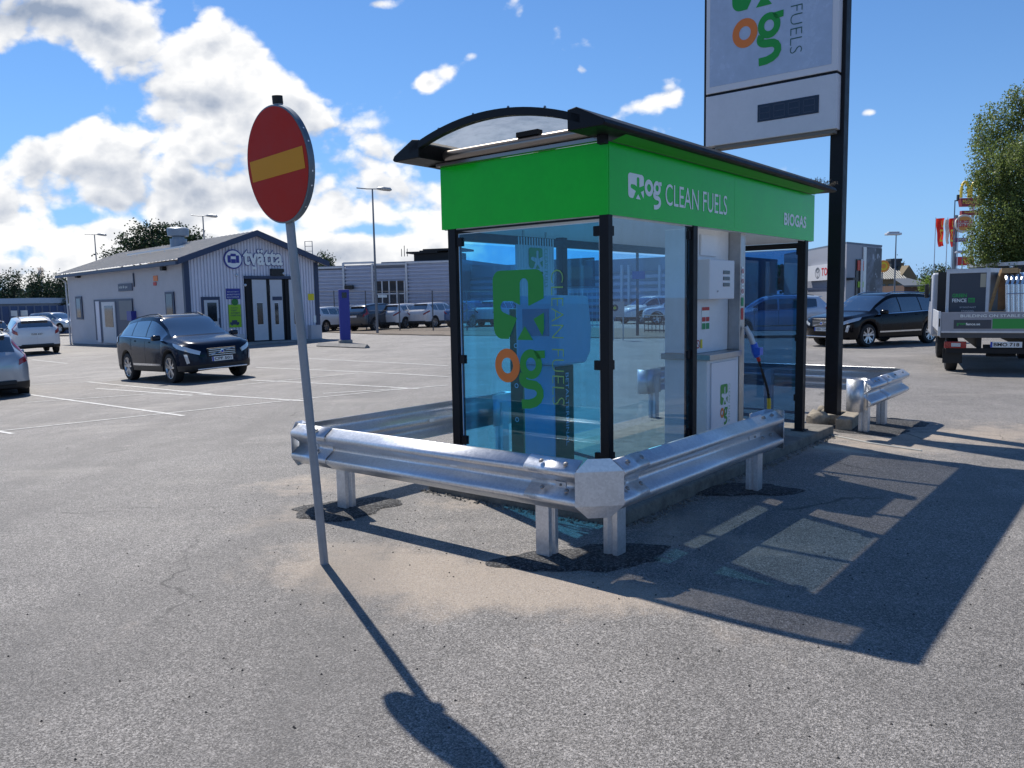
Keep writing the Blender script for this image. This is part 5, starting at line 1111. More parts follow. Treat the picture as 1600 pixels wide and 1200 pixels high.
# side wall openings
for pa, pb in (((118.5, 463.5), (131, 499)), ((259, 456.5), (275, 498.5))):
    w_0 = onS('window_frame', pa, pb, navy, .05); onS('window_glass', (pa[0]+2.2, pa[1]+3), (pb[0]-2.2, pb[1]-3), glassw, .01, w_0, -.06)
w_0 = onS('door_frame', (147.5, 468.5), (212, 536), navy, .04); onS('door_panel', (151, 471), (161, 535), M['cladding_x'] if 'cladding_x' in M else clad, .03, w_0, -.05); onS('door', (161, 472), (186, 537), doorw, .05, w_0, -.05); onS('door_window', (166, 478), (181, 511), glassw, .01, w_0, -.105); onS('screen_panel', (188, 470), (210, 500), mat('panel_dull', (.14, .15, .17), .5), .03, w_0, -.05)
s1_ = onS('blue_sign', (185.5, 444), (208, 454), navy, .04); a_ = Sd(203.5, 451); text('lettering', 'tvätt & spa', letw, frame((-.052, a_[0]+1.55, a_[1]+.0), (0, -1, 0), (0, 0, 1)), s1_, w=1.3, h=.17)
onS('drain_pipe', (208.5, 427), (211, 448), navy, .05); onS('orange_sign', (240, 431), (247, 439), mat('sign_orange', (.75, .2, .03), .5), .02); onS('red_sign', (240, 441), (245, 446), mat('sign_red_flat', (.5, .02, .02), .5), .02)
for px, py in ((124.5, 431), (258.5, 419.5)): onS('wall_lamp', (px-2, py-3), (px+2, py+3), trim_m, .2)
onS('post_box', (206, 486), (214, 501), blueS, .25)
# apron before the doors
ap = MB(); ap.v = []; q0, q1 = G(340, 531)[0], GW+.8
vs = [NL+gd*q0-sdv*1.6, NL+gd*q1-sdv*1.6, NL+gd*q1, NL+gd*q0]; zt = [-.17]*4
ap.prism([Vector((v.x, v.y, 0)) for v in vs], (0, 0, -.6), (0, 0, -.155)); struct(ap.build('pavement', conc))
# concrete kerb island for the totem
tz = terrain(-6.4, 34)
tp = gnd(540, 536); tt = empty('blue_totem', tp, R(20), 'plain blue upright totem standing on a concrete kerb right of the car wash', 'totem')
H_ = aty(539, 452.5, tp.y).z-tp.z; b = MB(); pr = [Vector((-.21, -.16, 0)), Vector((.21, -.16, 0)), Vector((.21, .16, 0)), Vector((-.21, .16, 0))]; b.prism(pr, (0, 0, .12), (0, 0, H_)); b.build('body', blueS, tt, bevel=.015); b = MB(); b.box(-.27, .27, -.22, .22, -.05, .14); b.build('foot', conc, tt, bevel=.02)
b = MB(); b.box(-.1, .1, -.165, -.161, H_-.35, H_-.12); b.build('card_reader', M['dark_display'], tt)
k0, k1 = gnd(498, 541), gnd(574, 544); b = MB(); dd = (k1-k0); b.tube([k0+Vector((0, 0, .03)), k1+Vector((0, 0, .03))], .12, 4); o = b.build('kerb', conc); struct(o)

# warehouse, behind and right of the car wash
WO, WE = pD(480, 64), pD(706, 60.5); wd_ = (WE-WO).normalized()
wh = empty('warehouse', (WO.x, WO.y, 0), math.atan2(wd_.y, wd_.x), 'long low blue-grey warehouse with horizontal ribs between the car wash and the shelter', 'building')
def WH(px, py): return hit(WO, wd_, px, py)
Ltot = 33; zt_a = WH(500, 426)[1]; zt_b = WH(690, 410)[1]
def ribwall(b, x0, x1, z0, z1, step=.30, dep=.06):
    n = int((z1-z0)/step); 
    for k in range(n):
        za, zb2, zc, zd = z0+k*step, z0+k*step+step*.45, z0+k*step+step*.55, z0+(k+1)*step
        pf = [(0, za), (0, zb2), (dep, zc), (dep, zd-step*.08), (0, zd)]
        for (ya, a), (yb, c) in zip(pf, pf[1:]): b.add([(x0, ya, a), (x1, ya, a), (x1, yb, c), (x0, yb, c)], [(0, 1, 2, 3)])
segs = [(WH(480, 450)[0], WH(538, 450)[0], WH(538, 419)[1]), (WH(538, 450)[0], WH(583, 450)[0], WH(560, 412)[1]), (WH(583, 450)[0], WH(636, 450)[0], WH(610, 414)[1]), (WH(636, 450)[0], WH(706, 450)[0], WH(670, 411)[1])]
for x0, x1, zt in segs:
    b = MB(); ribwall(b, x0+.08, x1-.08, -.3, zt, .28, .12); b.build('wall_bay', clad2, wh, fix=False); b = MB(); b.box(x0-.08, x0+.08, -.10, .02, -.3, zt+.1); b.build('bay_post', alu, wh)
    b = MB(); b.box(x0, x1, -.06, .3, zt+.001, zt+.14); b.build('eave_trim', alu, wh)
b = MB(); b.box(-1, WH(706, 450)[0], .4, 16, -.3, WH(620, 412)[1]); b.box(WH(575, 450)[0], WH(706, 450)[0], 2.5, 16, 0, WH(620, 406)[1]); b.build('roof_block', mat('roof_dark_grey', (.15, .18, .24), .6), wh)
w0 = MB(); xa, za = WH(587, 439.5); xb, zb3 = WH(633, 474); w0.box(xa, xb, -.09, -.0, zb3, za); wf = w0.build('window', glassw, wh)
b = MB()
for px in (587, 598, 609, 621, 633): x = WH(px, 450)[0]; b.box(x-.05, x+.05, -.13, -.092, zb3, za)
b.box(xa, xb, -.125, -.095, WH(610, 460)[1], WH(610, 458)[1]); b.build('window_bars', alu, wf); b = MB(); q = WH(592, 465); q2 = WH(606, 460.5); b.box(q[0], q2[0], -.15, -.131, q[1], q2[1]); b.build('white_sign', letw, wf)
b = MB(); q = WH(545, 449); b.box(q[0]-.2, q[0]+.5, -.35, -.1, q[1]-.15, q[1]+.15); b.build('wall_lamp', trim_m, wh)
# roof vent of the warehouse and lattice
q = WH(650, 400); b = MB(); cx = q[0]
b.box(cx-1.9, cx+1.9, 4, 6, WH(650, 404)[1], WH(650, 391)[1]); b.box(cx-2.4, cx+.3, 3.6, 6.4, WH(650, 391)[1], WH(650, 388)[1]); b.box(cx-.9, cx+2.4, 3.5, 6.5, WH(650, 387.9)[1], WH(650, 384.5)[1]); b.box(cx-1.4, cx-.5, 4, 5, WH(650, 388)[1], WH(650, 386)[1]); b.build('roof_vent', mat('vent_black', (.012, .014, .016), .7), wh)
b = MB(); x = WH(607, 400)[0]
for dx_ in (-.25, 0, .25): b.tube([(x+dx_, 3, 5.2), (x+dx_, 3, WH(607, 380)[1]-abs(dx_))], .03, 5)
b.build('aerial', trim_m, wh)
# louvred hall, seen through the shelter glass
LO, LE = pD(700, 66), pD(1115, 52); ld_ = (LE-LO).normalized()
lh = empty('louvred_hall', (LO.x, LO.y, 0), math.atan2(ld_.y, ld_.x), 'dark hall with horizontal louvres seen through the shelter glass', 'building')
def LH(px, py): return hit(LO, ld_, px, py)
b = MB(); x1 = LH(1115, 440)[0]; ztop = LH(1000, 403)[1]; ribwall(b, 0, x1, -.3, LH(1000, 416)[1], .46, .26); b.build('louvre_wall', clad2, lh, fix=False)
b = MB(); b.box(0, x1, .2, 12, -.3, ztop); b.build('upper_wall', mat('hall_grey', (.24, .28, .33), .6), lh)
for px in (860, 955, 973, 984, 1032, 1048, 1065): x = LH(px, 440)[0]; b = MB(); b.box(x-.08, x+.08, -.2, -.05, -.3, LH(px, 414)[1]); b.build('mullion', alu, lh)
b = MB(); b.box(LH(862, 440)[0], LH(930, 440)[0], -.3, -.06, LH(900, 448)[1], LH(900, 404)[1]); b.build('grid_window', glassw, lh)
# picket fences seen through the glass
def picket(pa, pb, D0, D1, ztop_px, step, label, nmat=alu, rails=True):
    A_, B_ = pD(pa, D0), pD(pb, D1); n = int((B_-A_).length/step); d_ = (B_-A_)/n; fe = empty('picket_fence', (A_.x, A_.y, 0), 0, label, 'fence')
    h = aty(pa, ztop_px, D0).z; za = terrain(A_.x, A_.y)
    b = MB()
    for k in range(n+1): p = d_*k; b.box(p.x-.015, p.x+.015, p.y-.015, p.y+.015, za, h)
    b.build('pickets', nmat, fe); b = MB(); b.tube([(0, 0, h), (d_*n)+Vector((0, 0, h))], .03, 5); b.tube([(0, 0, za+.12), (d_*n)+Vector((0, 0, za+.12))], .03, 5); b.build('rails', nmat, fe)
picket(888, 940, 44, 44, 452, .25, 'tall pale picket fence seen through the shelter glass beside the terminal'); picket(1007, 1075, 36, 34, 493, .22, 'low dark picket barrier seen through the front glass, left of the dispenser', mat('fence_dark', (.03, .04, .05), .5))
# small yellow-black board on posts through glass
bp = pD(966, 30); sb = empty('notice_board', (bp.x, bp.y, 0), 0, 'small beige notice with a round black emblem seen through the front glass', 'sign'); z1_, z2_ = aty(966, 495, 30).z, aty(966, 471, 30).z; wdt = aty(976, 480, 30).x-aty(957, 480, 30).x
b = MB(); b.box(-wdt/2, wdt/2, 0, .03, z1_, z2_); b.build('board', mat('board_beige', (.62, .52, .48), .5), sb); b = MB(); b.box(-wdt/2+.02, -wdt/2+.06, .03, .08, -.1, z2_); b.box(wdt/2-.06, wdt/2-.02, .03, .08, -.1, z2_); b.build('legs', steel, sb)
polys('emblem', ring(-.13, (z1_+z2_)/2+.05, .13, .06), trim_m, frame((0, 0, 0), (1, 0, 0), (0, 0, 1)), sb, .004); polys('emblem_centre', ring(-.13, (z1_+z2_)/2+.05, .055, .0), yelS, frame((0, 0, 0), (1, 0, 0), (0, 0, 1)), sb, .004)
text('lettering', 'BIOSTAR', trim_m, frame((.02, -.004, (z1_+z2_)/2), (1, 0, 0), (0, 0, 1)), sb, w=.22, h=.06) if False else None
# post with small blue plate through glass
bp = pD(996, 33); q = empty('sign_post', (bp.x, bp.y, 0), 0, 'dark post with a small blue plate seen through the front glass', 'sign'); b = MB(); b.tube([(0, 0, -.1), (0, 0, aty(996, 386, 33).z)], .06, 8); b.build('pole', trim_m, q); b = MB(); b.box(-.22, .30, -.08, -.065, aty(996, 436, 33).z, aty(996, 424, 33).z); b.build('blue_plate', blueS, q)

# mesh fence posts, gravel verge
gravel = mat('gravel_verge', (.16, .13, .10), .9, var=.55, vs=8, bump=1, bs=30)
def vstrip(name, pts, mt, dz):
    vs = [gnd(*p) for p in pts]; sheet(name, [(v.x, v.y, 0) for v in vs], mt, dz)
vstrip('gravel_verge', [(498, 512), (600, 513), (705, 513), (850, 512), (1000, 514), (1100, 516), (1100, 528), (960, 529), (850, 526), (705, 525), (600, 523), (498, 519)], gravel, .03)
fe = empty('mesh_fence', (0, 0, 0), 0, 'thin wire mesh fence with slim posts in front of the row of parked cars', 'fence'); fm = mat('fence_grey', (.10, .11, .12), .5, .3)
fp = []
for px in (478, 524, 573, 625, 677, 730, 782):
    q = gnd(px, 517); h = aty(px, 454, q.y).z; b = MB(); b.tube([q, Vector((q.x, q.y, h))], .035, 6); b.build('fence_post', fm, fe); fp.append((q, h))
b = MB()
for (a, h), (c, h2) in zip(fp, fp[1:]):
    for t in (.05, .5, .98): b.tube([a+Vector((0, 0, (h-a.z)*t)), c+Vector((0, 0, (h2-c.z)*t))], .008, 4)
    n = 26
    for k in range(1, n): p = a.lerp(c, k/n); b.tube([p, Vector((p.x, p.y, h))], .005, 3, cap=False)
b.build('wire_mesh', fm, fe)

# ================================================================ street lamps
lamp_m = mat('lamp_pole_grey', (.18, .20, .23), .45, .5)
def street_lamp(px, ybase, D, ytop, label, style=0):
    q = pD(px, D); z0 = terrain(q.x, D); h = aty(px, ytop, D).z-z0; e = empty('street_lamp', (q.x, D, z0), 0, label, 'street lamp', 'street lamps')
    b = MB(); b.tube([(0, 0, -.2), (0, 0, h*.5), (0, 0, h)], [.075, .06, .042], 10); b.build('pole', lamp_m, e, smooth=True)
    if style == 0:
        b = MB(); b.tube([(-.85, 0, h+.10), (-.3, 0, h+.04), (.5, 0, h+.02)], .03, 8); b.build('arm', lamp_m, e)
        b = MB(); b.tube([(.18, 0, h+.03), (.35, 0, h+.05), (.65, 0, h+.03), (.95, 0, h-.01), (1.05, 0, h-.04)], [.03, .12, .17, .15, .04], 12, flat=.7); b.build('lamp_head', mat('lamp_head_grey', (.40, .42, .42), .4, .2), e, smooth=True)
    else:
        b = MB(); b.box(-.85, .35, -.28, .28, h-.02, h+.16); b.box(-.7, .2, -.2, .2, h+.161, h+.26); b.build('lamp_head', alu, e, bevel=.05); b = MB(); b.box(-.7, .25, -.2, .2, h-.03, h-.021); b.build('lamp_glass', lens_m, e)
    return e
street_lamp(588, 520, 44, 296, 'tall street lamp rising between the no-entry sign and the shelter')
street_lamp(324.5, 400, 58, 338, 'street lamp behind the car wash roof, right of the big dark tree'); street_lamp(155, 400, 70, 367, 'street lamp behind the far left end of the car wash roof')
street_lamp(1397, 465, 66, 367, 'street lamp with a flat box head behind the black estate car', 1)

# ================================================================ right side
GO = pD(1255, 55); GC = pD(1321, 47); GE = pD(1375, 51)
panel = mat('showroom_grey', (.30, .32, .37), .5, .1, var=.04, vs=1)
sr = empty('showroom_building', (GC.x, GC.y, 0), 0, 'tall grey showroom behind the pylon post with a photo banner on its corner', 'building')
zt1 = aty(1321, 381, 47).z
b = MB(); A_, B_, C_ = GO-GC+(GO-GC)*.6, Vector((0, 0, 0)), GE-GC; D_ = C_+(A_)*1.0
b.prism([Vector((v.x, v.y, 0)) for v in (A_, B_, C_, D_)], (0, 0, -.3), (0, 0, zt1)); b.build('wall', panel, sr)
b = MB(); b.prism([Vector((v.x*1.01, v.y, 0)) for v in (A_, B_, C_, D_)], (0, 0, zt1+.001), (0, 0, zt1+.12)); b.build('roof_edge', mat('roof_edge_blue', (.10, .14, .20), .5), sr)
wdl = (GC-GO).normalized(); wdr = (GE-GC).normalized()
def onW(o, d, name, pa, pb, mt, th=.05, off=.02, parent=None):
    s0, z0 = hit(o, d, *pa); s1, z1 = hit(o, d, *pb); n = Vector((d.y, -d.x, 0)); fr = Matrix(((d.x, -n.x, 0, o.x-GC.x), (d.y, -n.y, 0, o.y-GC.y), (0, 0, 1, 0), (0, 0, 0, 1)))
    b = MB(); b.box(s0, s1, -off-th, -off, z1, z0, mtx=fr); return b.build(name, mt, parent or sr), fr, s0, z1, s1, z0
o, fr_, s0, z1, s1, z0 = onW(GO, wdl, 'white_sign', (1268, 416), (1318, 436), mat('sign_white_flat', (.60, .62, .66), .5), .2)
F1_ = fr_ @ Matrix.Translation((0, -.225, 0)) @ Matrix(((1, 0, 0, 0), (0, 0, -1, 0), (0, 1, 0, 0), (0, 0, 0, 1)))
ccx, ccz = hit(GO, wdl, 1283, 426.5); er_ = (z0-z1)*.36
polys('oval_mark', ring(ccx, ccz, er_, er_*.86, 1.35)+ring(ccx, ccz, er_*.8, er_*.62, .5)+ring(ccx, ccz+er_*.4, er_*.42, er_*.28, 2.0), mat('mark_grey', (.25, .27, .3), .4, .5), F1_, o, .003)
tx0, tz0 = hit(GO, wdl, 1289, 431); tx1, _ = hit(GO, wdl, 1316, 431); text('lettering', 'TOYOTA', mat('letters_red', (.55, .02, .03), .5), F1_ @ Matrix.Translation((tx0, tz0, 0)), o, w=(tx1-tx0)*1.05, h=(z0-z1)*.5, bold=.02)
def mural():
    mt = bpy.data.materials.new('photo_banner'); mt.use_nodes = True; n = NT(mt.node_tree); b = n.n['Principled BSDF']; tcn = n.new('ShaderNodeTexCoord').outputs['Object']
    f = n.noise(tcn, .5, 6, .65, .6); f2 = n.noise(tcn, 1.4, 4, .6, .2); c = n.mix(n.step(f, .38, .62), (.035, .045, .06, 1), (.17, .20, .26, 1)); c = n.mix(n.step(f2, .6, .66), c, (.40, .45, .52, 1)); n.l.new(c, b.inputs['Base Color']); b.inputs['Roughness'].default_value = .5; return mt
o, *_ = onW(GC, wdr, 'photo_banner', (1350.5, 386), (1374, 468), mural(), .05)
o, *_ = onW(GC, wdr, 'side_strip', (1337, 405), (1347, 472), mat('strip_dark', (.03, .035, .04), .4), .04)
onW(GC, wdr, 'red_poster', (1338, 407), (1347, 423), mat('poster_red', (.65, .06, .03), .5), .03, .07, o); onW(GC, wdr, 'lime_poster', (1338.5, 440), (1346.5, 449), yg, .03, .07, o); onW(GC, wdr, 'lime_poster', (1338.5, 461), (1346.5, 470), yg, .03, .07, o); onW(GC, wdr, 'strip_post', (1342, 405), (1343.4, 472), alu, .03, .11, o)
onW(GC, wdr, 'white_edge', (1348, 386), (1350, 470), letw, .06); onW(GC, wdr, 'wall_lamp', (1322, 434), (1328, 438), trim_m, .4)
onW(GO, wdl, 'lower_band', (1262, 450), (1319, 452), navy, .03)
# yellow house with grey roof
hz = pD(1372, 92); he = pD(1440, 88)
yh = empty('yellow_house', (hz.x, hz.y, 0), 0, 'low ochre house with a grey sheet roof and a stout chimney behind the street lamp', 'house')
ochre = mat('ochre_plaster', (.17, .135, .08), .8, var=.1); rg = mat('roof_grey_sheet', (.12, .13, .135), .55, .2)
def xz(px, py, D=92): q = aty(px, py, D); return q.x-hz.x, q.z
x0, ze = xz(1366, 437); x1, _ = xz(1416, 437); _, zr = xz(1400, 416); x2, zg = xz(1424, 405)
b = MB(); b.box(x0, x1, 0, 8, -1, ze); b.prism([Vector((x1-.6, 0, -1)), Vector((xz(1436, 450)[0], 0, -1)), Vector((xz(1436, 450)[0], 0, xz(1436, 433)[1])), Vector((xz(1424, 418)[0], 0, xz(1424, 414)[1])), Vector((x1-.6, 0, ze))], (0, .5, 0), (0, 8, 0)); b.build('wall', ochre, yh)
b = MB(); b.add([(x0, -.5, ze), (x1, -.5, ze), (xz(1425, 416)[0], 4, zr+.2), (xz(1370, 416)[0], 4, zr+.2)], [(0, 1, 2, 3)]); nsm = 14
for k in range(nsm):
    t = k/nsm; a = Vector((x0, -.5, ze+.05)).lerp(Vector((x1, -.5, ze+.05)), t); c = Vector((xz(1370, 416)[0], 4, zr+.26)).lerp(Vector((xz(1425, 416)[0], 4, zr+.26)), t); b.tube([a, c], .06, 4)
b.add([(x1-.6, .3, ze-.1), (xz(1437, 434)[0], .3, xz(1437, 436)[1]), (xz(1437, 434)[0], 8, xz(1437, 436)[1])], [(0, 1, 2)])
b.build('roof', rg, yh)
cxa, czb = xz(1412, 419); cxb, _ = xz(1427, 419); czt = xz(1420, 402)[1]
b = MB(); b.box(cxa, cxb, 3, 4.1, czb-1, czt-.3); b.box(cxa-.12, cxb+.12, 2.9, 4.2, czt-.3, czt); b.build('chimney', mat('chimney_dark', (.03, .045, .055), .7), yh); b = MB(); b.box(cxb+.05, cxb+.45, 3.1, 4, czb-1, czt-.5); b.build('chimney', ochre, yh)
for px in (1378, 1392, 1406):
    a = xz(px, 455); b = MB(); b.box(a[0]-.35, a[0]+.35, -.05, -.005, a[1]-.5, a[1]+.8); b.build('window', glassw, yh)
lo = pD(1412, 80); lr = empty('low_building', (lo.x, lo.y, 0), 0, 'low building with a light grey-green roof right of the ochre house', 'building')
xa, za = aty(1413, 447, 80).x-lo.x, aty(1413, 446, 80).z; xb = aty(1458, 447, 80).x-lo.x; zt = aty(1430, 433, 80).z
b = MB(); b.box(xa, xb, 0, 6, -1, za); b.build('wall', mat('brown_wall', (.10, .06, .045), .8), lr); b = MB(); b.add([(xa-.3, -.5, za), (xb, -.5, za), (xb, 5, zt), (xa+1.2, 5, zt)], [(0, 1, 2, 3)]); b.add([(xa-.3, -.5, za-.15), (xb, -.5, za-.15), (xb, -.5, za), (xa-.3, -.5, za)], [(0, 1, 2, 3)]); b.build('roof', rg, lr)
for px in (1386, 1399, 1420, 1432, 1444):
    pass
# orange round sign by the showroom corner
q = pD(1378, 70); e = empty('orange_sign', (q.x, q.y, 0), 0, 'small round orange and yellow sign on a pole at the showroom corner', 'sign'); h = aty(1378, 416, 70).z
b = MB(); b.lathe([(0, -.12), (.52, -.12), (.52, .0), (0, 0)], 'y', 24, (0, 0, h)); b.build('sign_face', mat('sign_orange_face', (.80, .30, .03), .5), e); b = MB(); b.tube([(0, .1, -.5), (0, .1, h)], .06, 6); b.build('pole', lamp_m, e)
polys('yellow_mark', ring(0, h, .34, .22), yelS, frame((0, -.121, 0), (1, 0, 0), (0, 0, 1)), e, .004)
# restaurant canopy behind the truck
ca, cb_ = pD(1512, 34), pD(1660, 30); cdv = (cb_-ca).normalized()
cn = empty('canopy', (ca.x, ca.y, 0), math.atan2(cdv.y, cdv.x), 'long black canopy roof with small downlights behind the truck load', 'canopy')
z0_, z1_ = aty(1515, 429, 34).z, aty(1515, 413, 34).z
b = MB(); b.box(0, 9, 0, 6, z0_, z1_-.02); b.build('roof_slab', mat('canopy_black', (.012, .014, .02), .4), cn); b = MB(); b.box(-.05, 9, -.06, -.001, z1_-.14, z1_); b.build('fascia_strip', alu, cn)
for k, x in enumerate((1.0, 2.1, 3.2, 4.3)): b = MB(); b.lathe([(0, -.0), (.09, -.0), (.09, .05)], 'z', 12, (x, -.10, z1_-.22)); b.build('downlight', lens_m, cn)
b = MB()
for x in (.6, 4.5, 8.6): b.box(x, x+.2, .4, .6, -.1, z0_-.002)
b.build('columns', trim_m, cn)
# fast-food pylons
redf = mat('signal_red', (.55, .025, .02), .4); goldm = mat('arch_yellow', (.85, .60, .06), .4); mar = mat('maroon_sign', (.26, .02, .03), .45)
def pole_at(px, D, ytop, r=.12): q = pD(px, D); return q, aty(px, ytop, D).z
q, _ = pole_at(1516, 118, 300); a1 = empty('arches_pylon', (q.x, q.y, 0), 0, 'highest roadside pylon, two golden arches standing on a maroon box', 'pylon sign')
def XZ(px, py, D, q): v = aty(px, py, D); return v.x-q.x, v.z
b = MB()
for c0, c1 in (((1500.5, 309), (1514.5, 309)), ((1516, 309), (1531, 309))):
    xa, zz0 = XZ(*c0, 118, q); xb, _ = XZ(*c1, 118, q); zt = XZ(1508, 284.5, 118, q)[1]; pts = []
    for k in range(17):
        t = math.pi*k/16; pts.append(((xa+xb)/2-(xb-xa)/2*.88*math.cos(t), 0, zz0+(zt-zz0)*math.sin(t)**.62))
    b.tube(pts, .22, 8, flat=1.0)
b.build('arches', goldm, a1, smooth=True)
xa, z0 = XZ(1498, 323, 118, q); xb, z1 = XZ(1535, 309.5, 118, q); b = MB(); b.prism([Vector((xa+.25, 0, z0)), Vector((xb-.25, 0, z0)), Vector((xb, 0, z1)), Vector((xa, 0, z1))], (0, -.4, 0), (0, .4, 0)); nb_ = b.build('name_box', mar, a1); text('lettering', "McDonald's", goldm, frame((xa+.35, -.41, z0+.35), (1, 0, 0), (0, 0, 1)), nb_, w=(xb-xa)*.78, h=.62, bold=.01)
xa, z0 = XZ(1501, 336.5, 118, q); xb, z1 = XZ(1534, 329, 118, q); b = MB(); b.box(xa, xb, -.3, .3, z0, z1); nb_ = b.build('drive_box', mar, a1); text('lettering', 'Restaurang', goldm, frame((xa+.4, -.31, z0+.2), (1, 0, 0), (0, 0, 1)), nb_, w=(xb-xa)*.7, h=.35)
b = MB(); b.tube([(0, .3, -1), (0, .3, XZ(1516, 312, 118, q)[1])], .22, 8); b.build('pole', alu, a1)
xa, z0 = XZ(1495, 414, 118, q); xb, z1 = XZ(1522, 401, 118, q)
q2, _ = pole_at(1494, 104, 340); b1 = empty('round_burger_pylon', (q2.x, q2.y, 0), 0, 'pylon with a round cream sign and a red box below, left of the birch', 'pylon sign')
cx_, cz_ = XZ(1505, 349.5, 104, q2); rr_ = abs(XZ(1519, 349, 104, q2)[0]-cx_)
b = MB(); b.lathe([(0, -.3), (rr_, -.28), (rr_, .2), (0, .2)], 'y', 32, (cx_, 0, cz_)); dsc = b.build('sign_disc', mat('disc_cream', (.62, .58, .50), .45), b1, smooth=30)
F_ = frame((cx_, -.305, cz_), (1, 0, 0), (0, 0, 1)); bun = mat('bun_amber', (.62, .26, .05), .5)
def cap(sg): return [(rr_*.80*math.cos(R(a)), sg*(rr_*.28+rr_*.5*math.sin(R(a)))) for a in range(0, 181, 15)]
polys('bun_halves', [cap(1), cap(-1)[::-1]], bun, F_, dsc, .01); redl = mat('word_red', (.50, .02, .03), .5)
text('lettering', 'BURGER', redl, F_ @ Matrix.Translation((-rr_*.88, .02, .02)), dsc, w=rr_*1.76, h=rr_*.36, bold=.03); text('lettering', 'KING', redl, F_ @ Matrix.Translation((-rr_*.80, -rr_*.42, .02)), dsc, w=rr_*1.6, h=rr_*.40, bold=.03)
xa, z0 = XZ(1492, 378, 104, q2); xb, z1 = XZ(1512, 371.5, 104, q2); b = MB(); b.box(xa, xb, -.2, .2, z0, z1); o = b.build('lower_box', mat('box_maroon_blue', (.12, .04, .12), .5), b1); text('lettering', 'DRIVE IN', letw, frame((xa+.3, -.205, z0+.15), (1, 0, 0), (0, 0, 1)), o, w=(xb-xa)*.7, h=.28)
b = MB(); x_ = XZ(1494, 360, 104, q2)[0]; b.box(x_-.18, x_+.18, .0, .3, -1, XZ(1494, 336, 104, q2)[1]); b.build('post', lamp_m, b1)
xa, z0 = XZ(1494, 415, 104, q2); xb, z1 = XZ(1520, 401, 104, q2); b = MB(); b.box(xa, xb, -.32, -.0, z0, z1); o = b.build('red_box', redf, b1); b = MB()
for k in (0, 1): b.tube([(xb-1.35+k*.42-.2*math.cos(t_*math.pi/8), -.34, z0+.25+.55*math.sin(t_*math.pi/8)) for t_ in range(9)], .05, 5)
b.build('small_arches', goldm, o)
# flags
def flag(px, D, ytop, fx0, fx1, fy0, fy1, mt, label, lets=None, grp='flags before the restaurants'):
    q = pD(px, D); e = empty('flagpole', (q.x, q.y, 0), 0, label, 'flag', grp); b = MB(); b.tube([(0, 0, -1), (0, 0, aty(px, ytop, D).z)], [.07, .035], 6); b.build('pole', alu, e)
    if mt:
        X = lambda p, y_: (aty(p, y_, D).x-q.x, aty(p, y_, D).z); b = MB(); n = 14; m2 = 10; vs = []
        for i in range(n+1):
            for j in range(m2+1):
                t, s_ = i/n, j/m2; x = (fx0+(fx1-fx0)*s_); 
                xx, zz = X(x, fy0+(fy1-fy0)*t); vs.append((xx*(1-.25*t*(1 if fx0 < px-3 else 0)*(1-s_)), .25*math.sin(6*s_+3*t)+.1*math.sin(9*t), zz-.3*(1-s_)*(t*.5)))
        k = m2+1; b.add(vs, [(i*k+j, (i+1)*k+j, (i+1)*k+j+1, i*k+j+1) for i in range(n) for j in range(m2)]); o = b.build('flag_cloth', mt, e, smooth='all')
        if lets: x0, z0 = X(fx0+2.5, fy1-6); x1, z1 = X(fx1-2.5, fy0+4); text('lettering', lets, goldm, frame((x1-.1, -.42, z0), (0, 0, 1), (-1, 0, 0)), o, w=z1-z0, h=max(.4, (x1-x0)*.8))
    return e
fcl = mat('flag_red', (.62, .035, .02), .6, trans=.35); fwh = mat('flag_white', (.6, .55, .5), .6, trans=.4)
flag(1457.5, 92, 340, 0, 0, 0, 0, None, 'bare slim flagpole, leftmost of the flagpoles'); flag(1476, 92, 340, 1463, 1475.5, 341, 384, fcl, 'red flag blown to the left of its pole, leftmost of the red flags', 'Mc')
flag(1484, 96, 342, 1477, 1484, 343, 380, fwh, 'pale and red flag half hidden between the two red flags'); flag(1493, 90, 340, 1483.5, 1492.5, 341, 384, fcl, 'red flag with yellow marks just left of the round sign', 'Mc')
q = pD(1486, 84); e = empty('lamp_mast', (q.x, q.y, 0), 0, 'thin tall mast with a small device on its tip, above the red flags', 'mast'); h = aty(1486, 313, 84).z; b = MB(); b.tube([(0, 0, -1), (0, 0, h)], .06, 6); b.build('pole', lamp_m, e); b = MB(); b.box(.0, .3, -.05, .05, h-.1, h+.0); b.box(.2, .4, -.1, .1, h-.0, h+.55); b.build('device', trim_m, e)
street_lamp(1501, 430, 95, 395, 'small distant lamp at the foot of the round sign', 1)

# left background: blue fence, shed, flag
e = empty('blue_fence', (0, 0, 0), 0, 'dark blue boarded fence with white notes along the far left edge of the lot', 'fence'); A_, B_ = pD(-40, 62), pD(112, 70); za, zt_ = terrain(A_.x, 62)-.5, aty(50, 478, 66).z; dd = (B_-A_); n = 12
b = MB(); b.prism([A_, B_, B_+Vector((0, .06, 0)), A_+Vector((0, .06, 0))], (0, 0, za), (0, 0, zt_)); b.build('boards', mat('fence_blue', (.03, .07, .17), .55, var=.15), e)
pbm = mat('post_blue_grey', (.12, .16, .24), .5)
for k in range(n+1):
    p = A_.lerp(B_, k/n); b = MB(); b.box(p.x-.05, p.x+.05, p.y-.12, p.y-.02, za, zt_+.05); b.build('fence_post', pbm, e)
for px in (13, 29):
    p = A_.lerp(B_, (px+40)/152); b = MB(); b.box(p.x-.5, p.x+.5, p.y-.16, p.y-.13, zt_-.8, zt_-.35); b.build('white_note', letw, e)
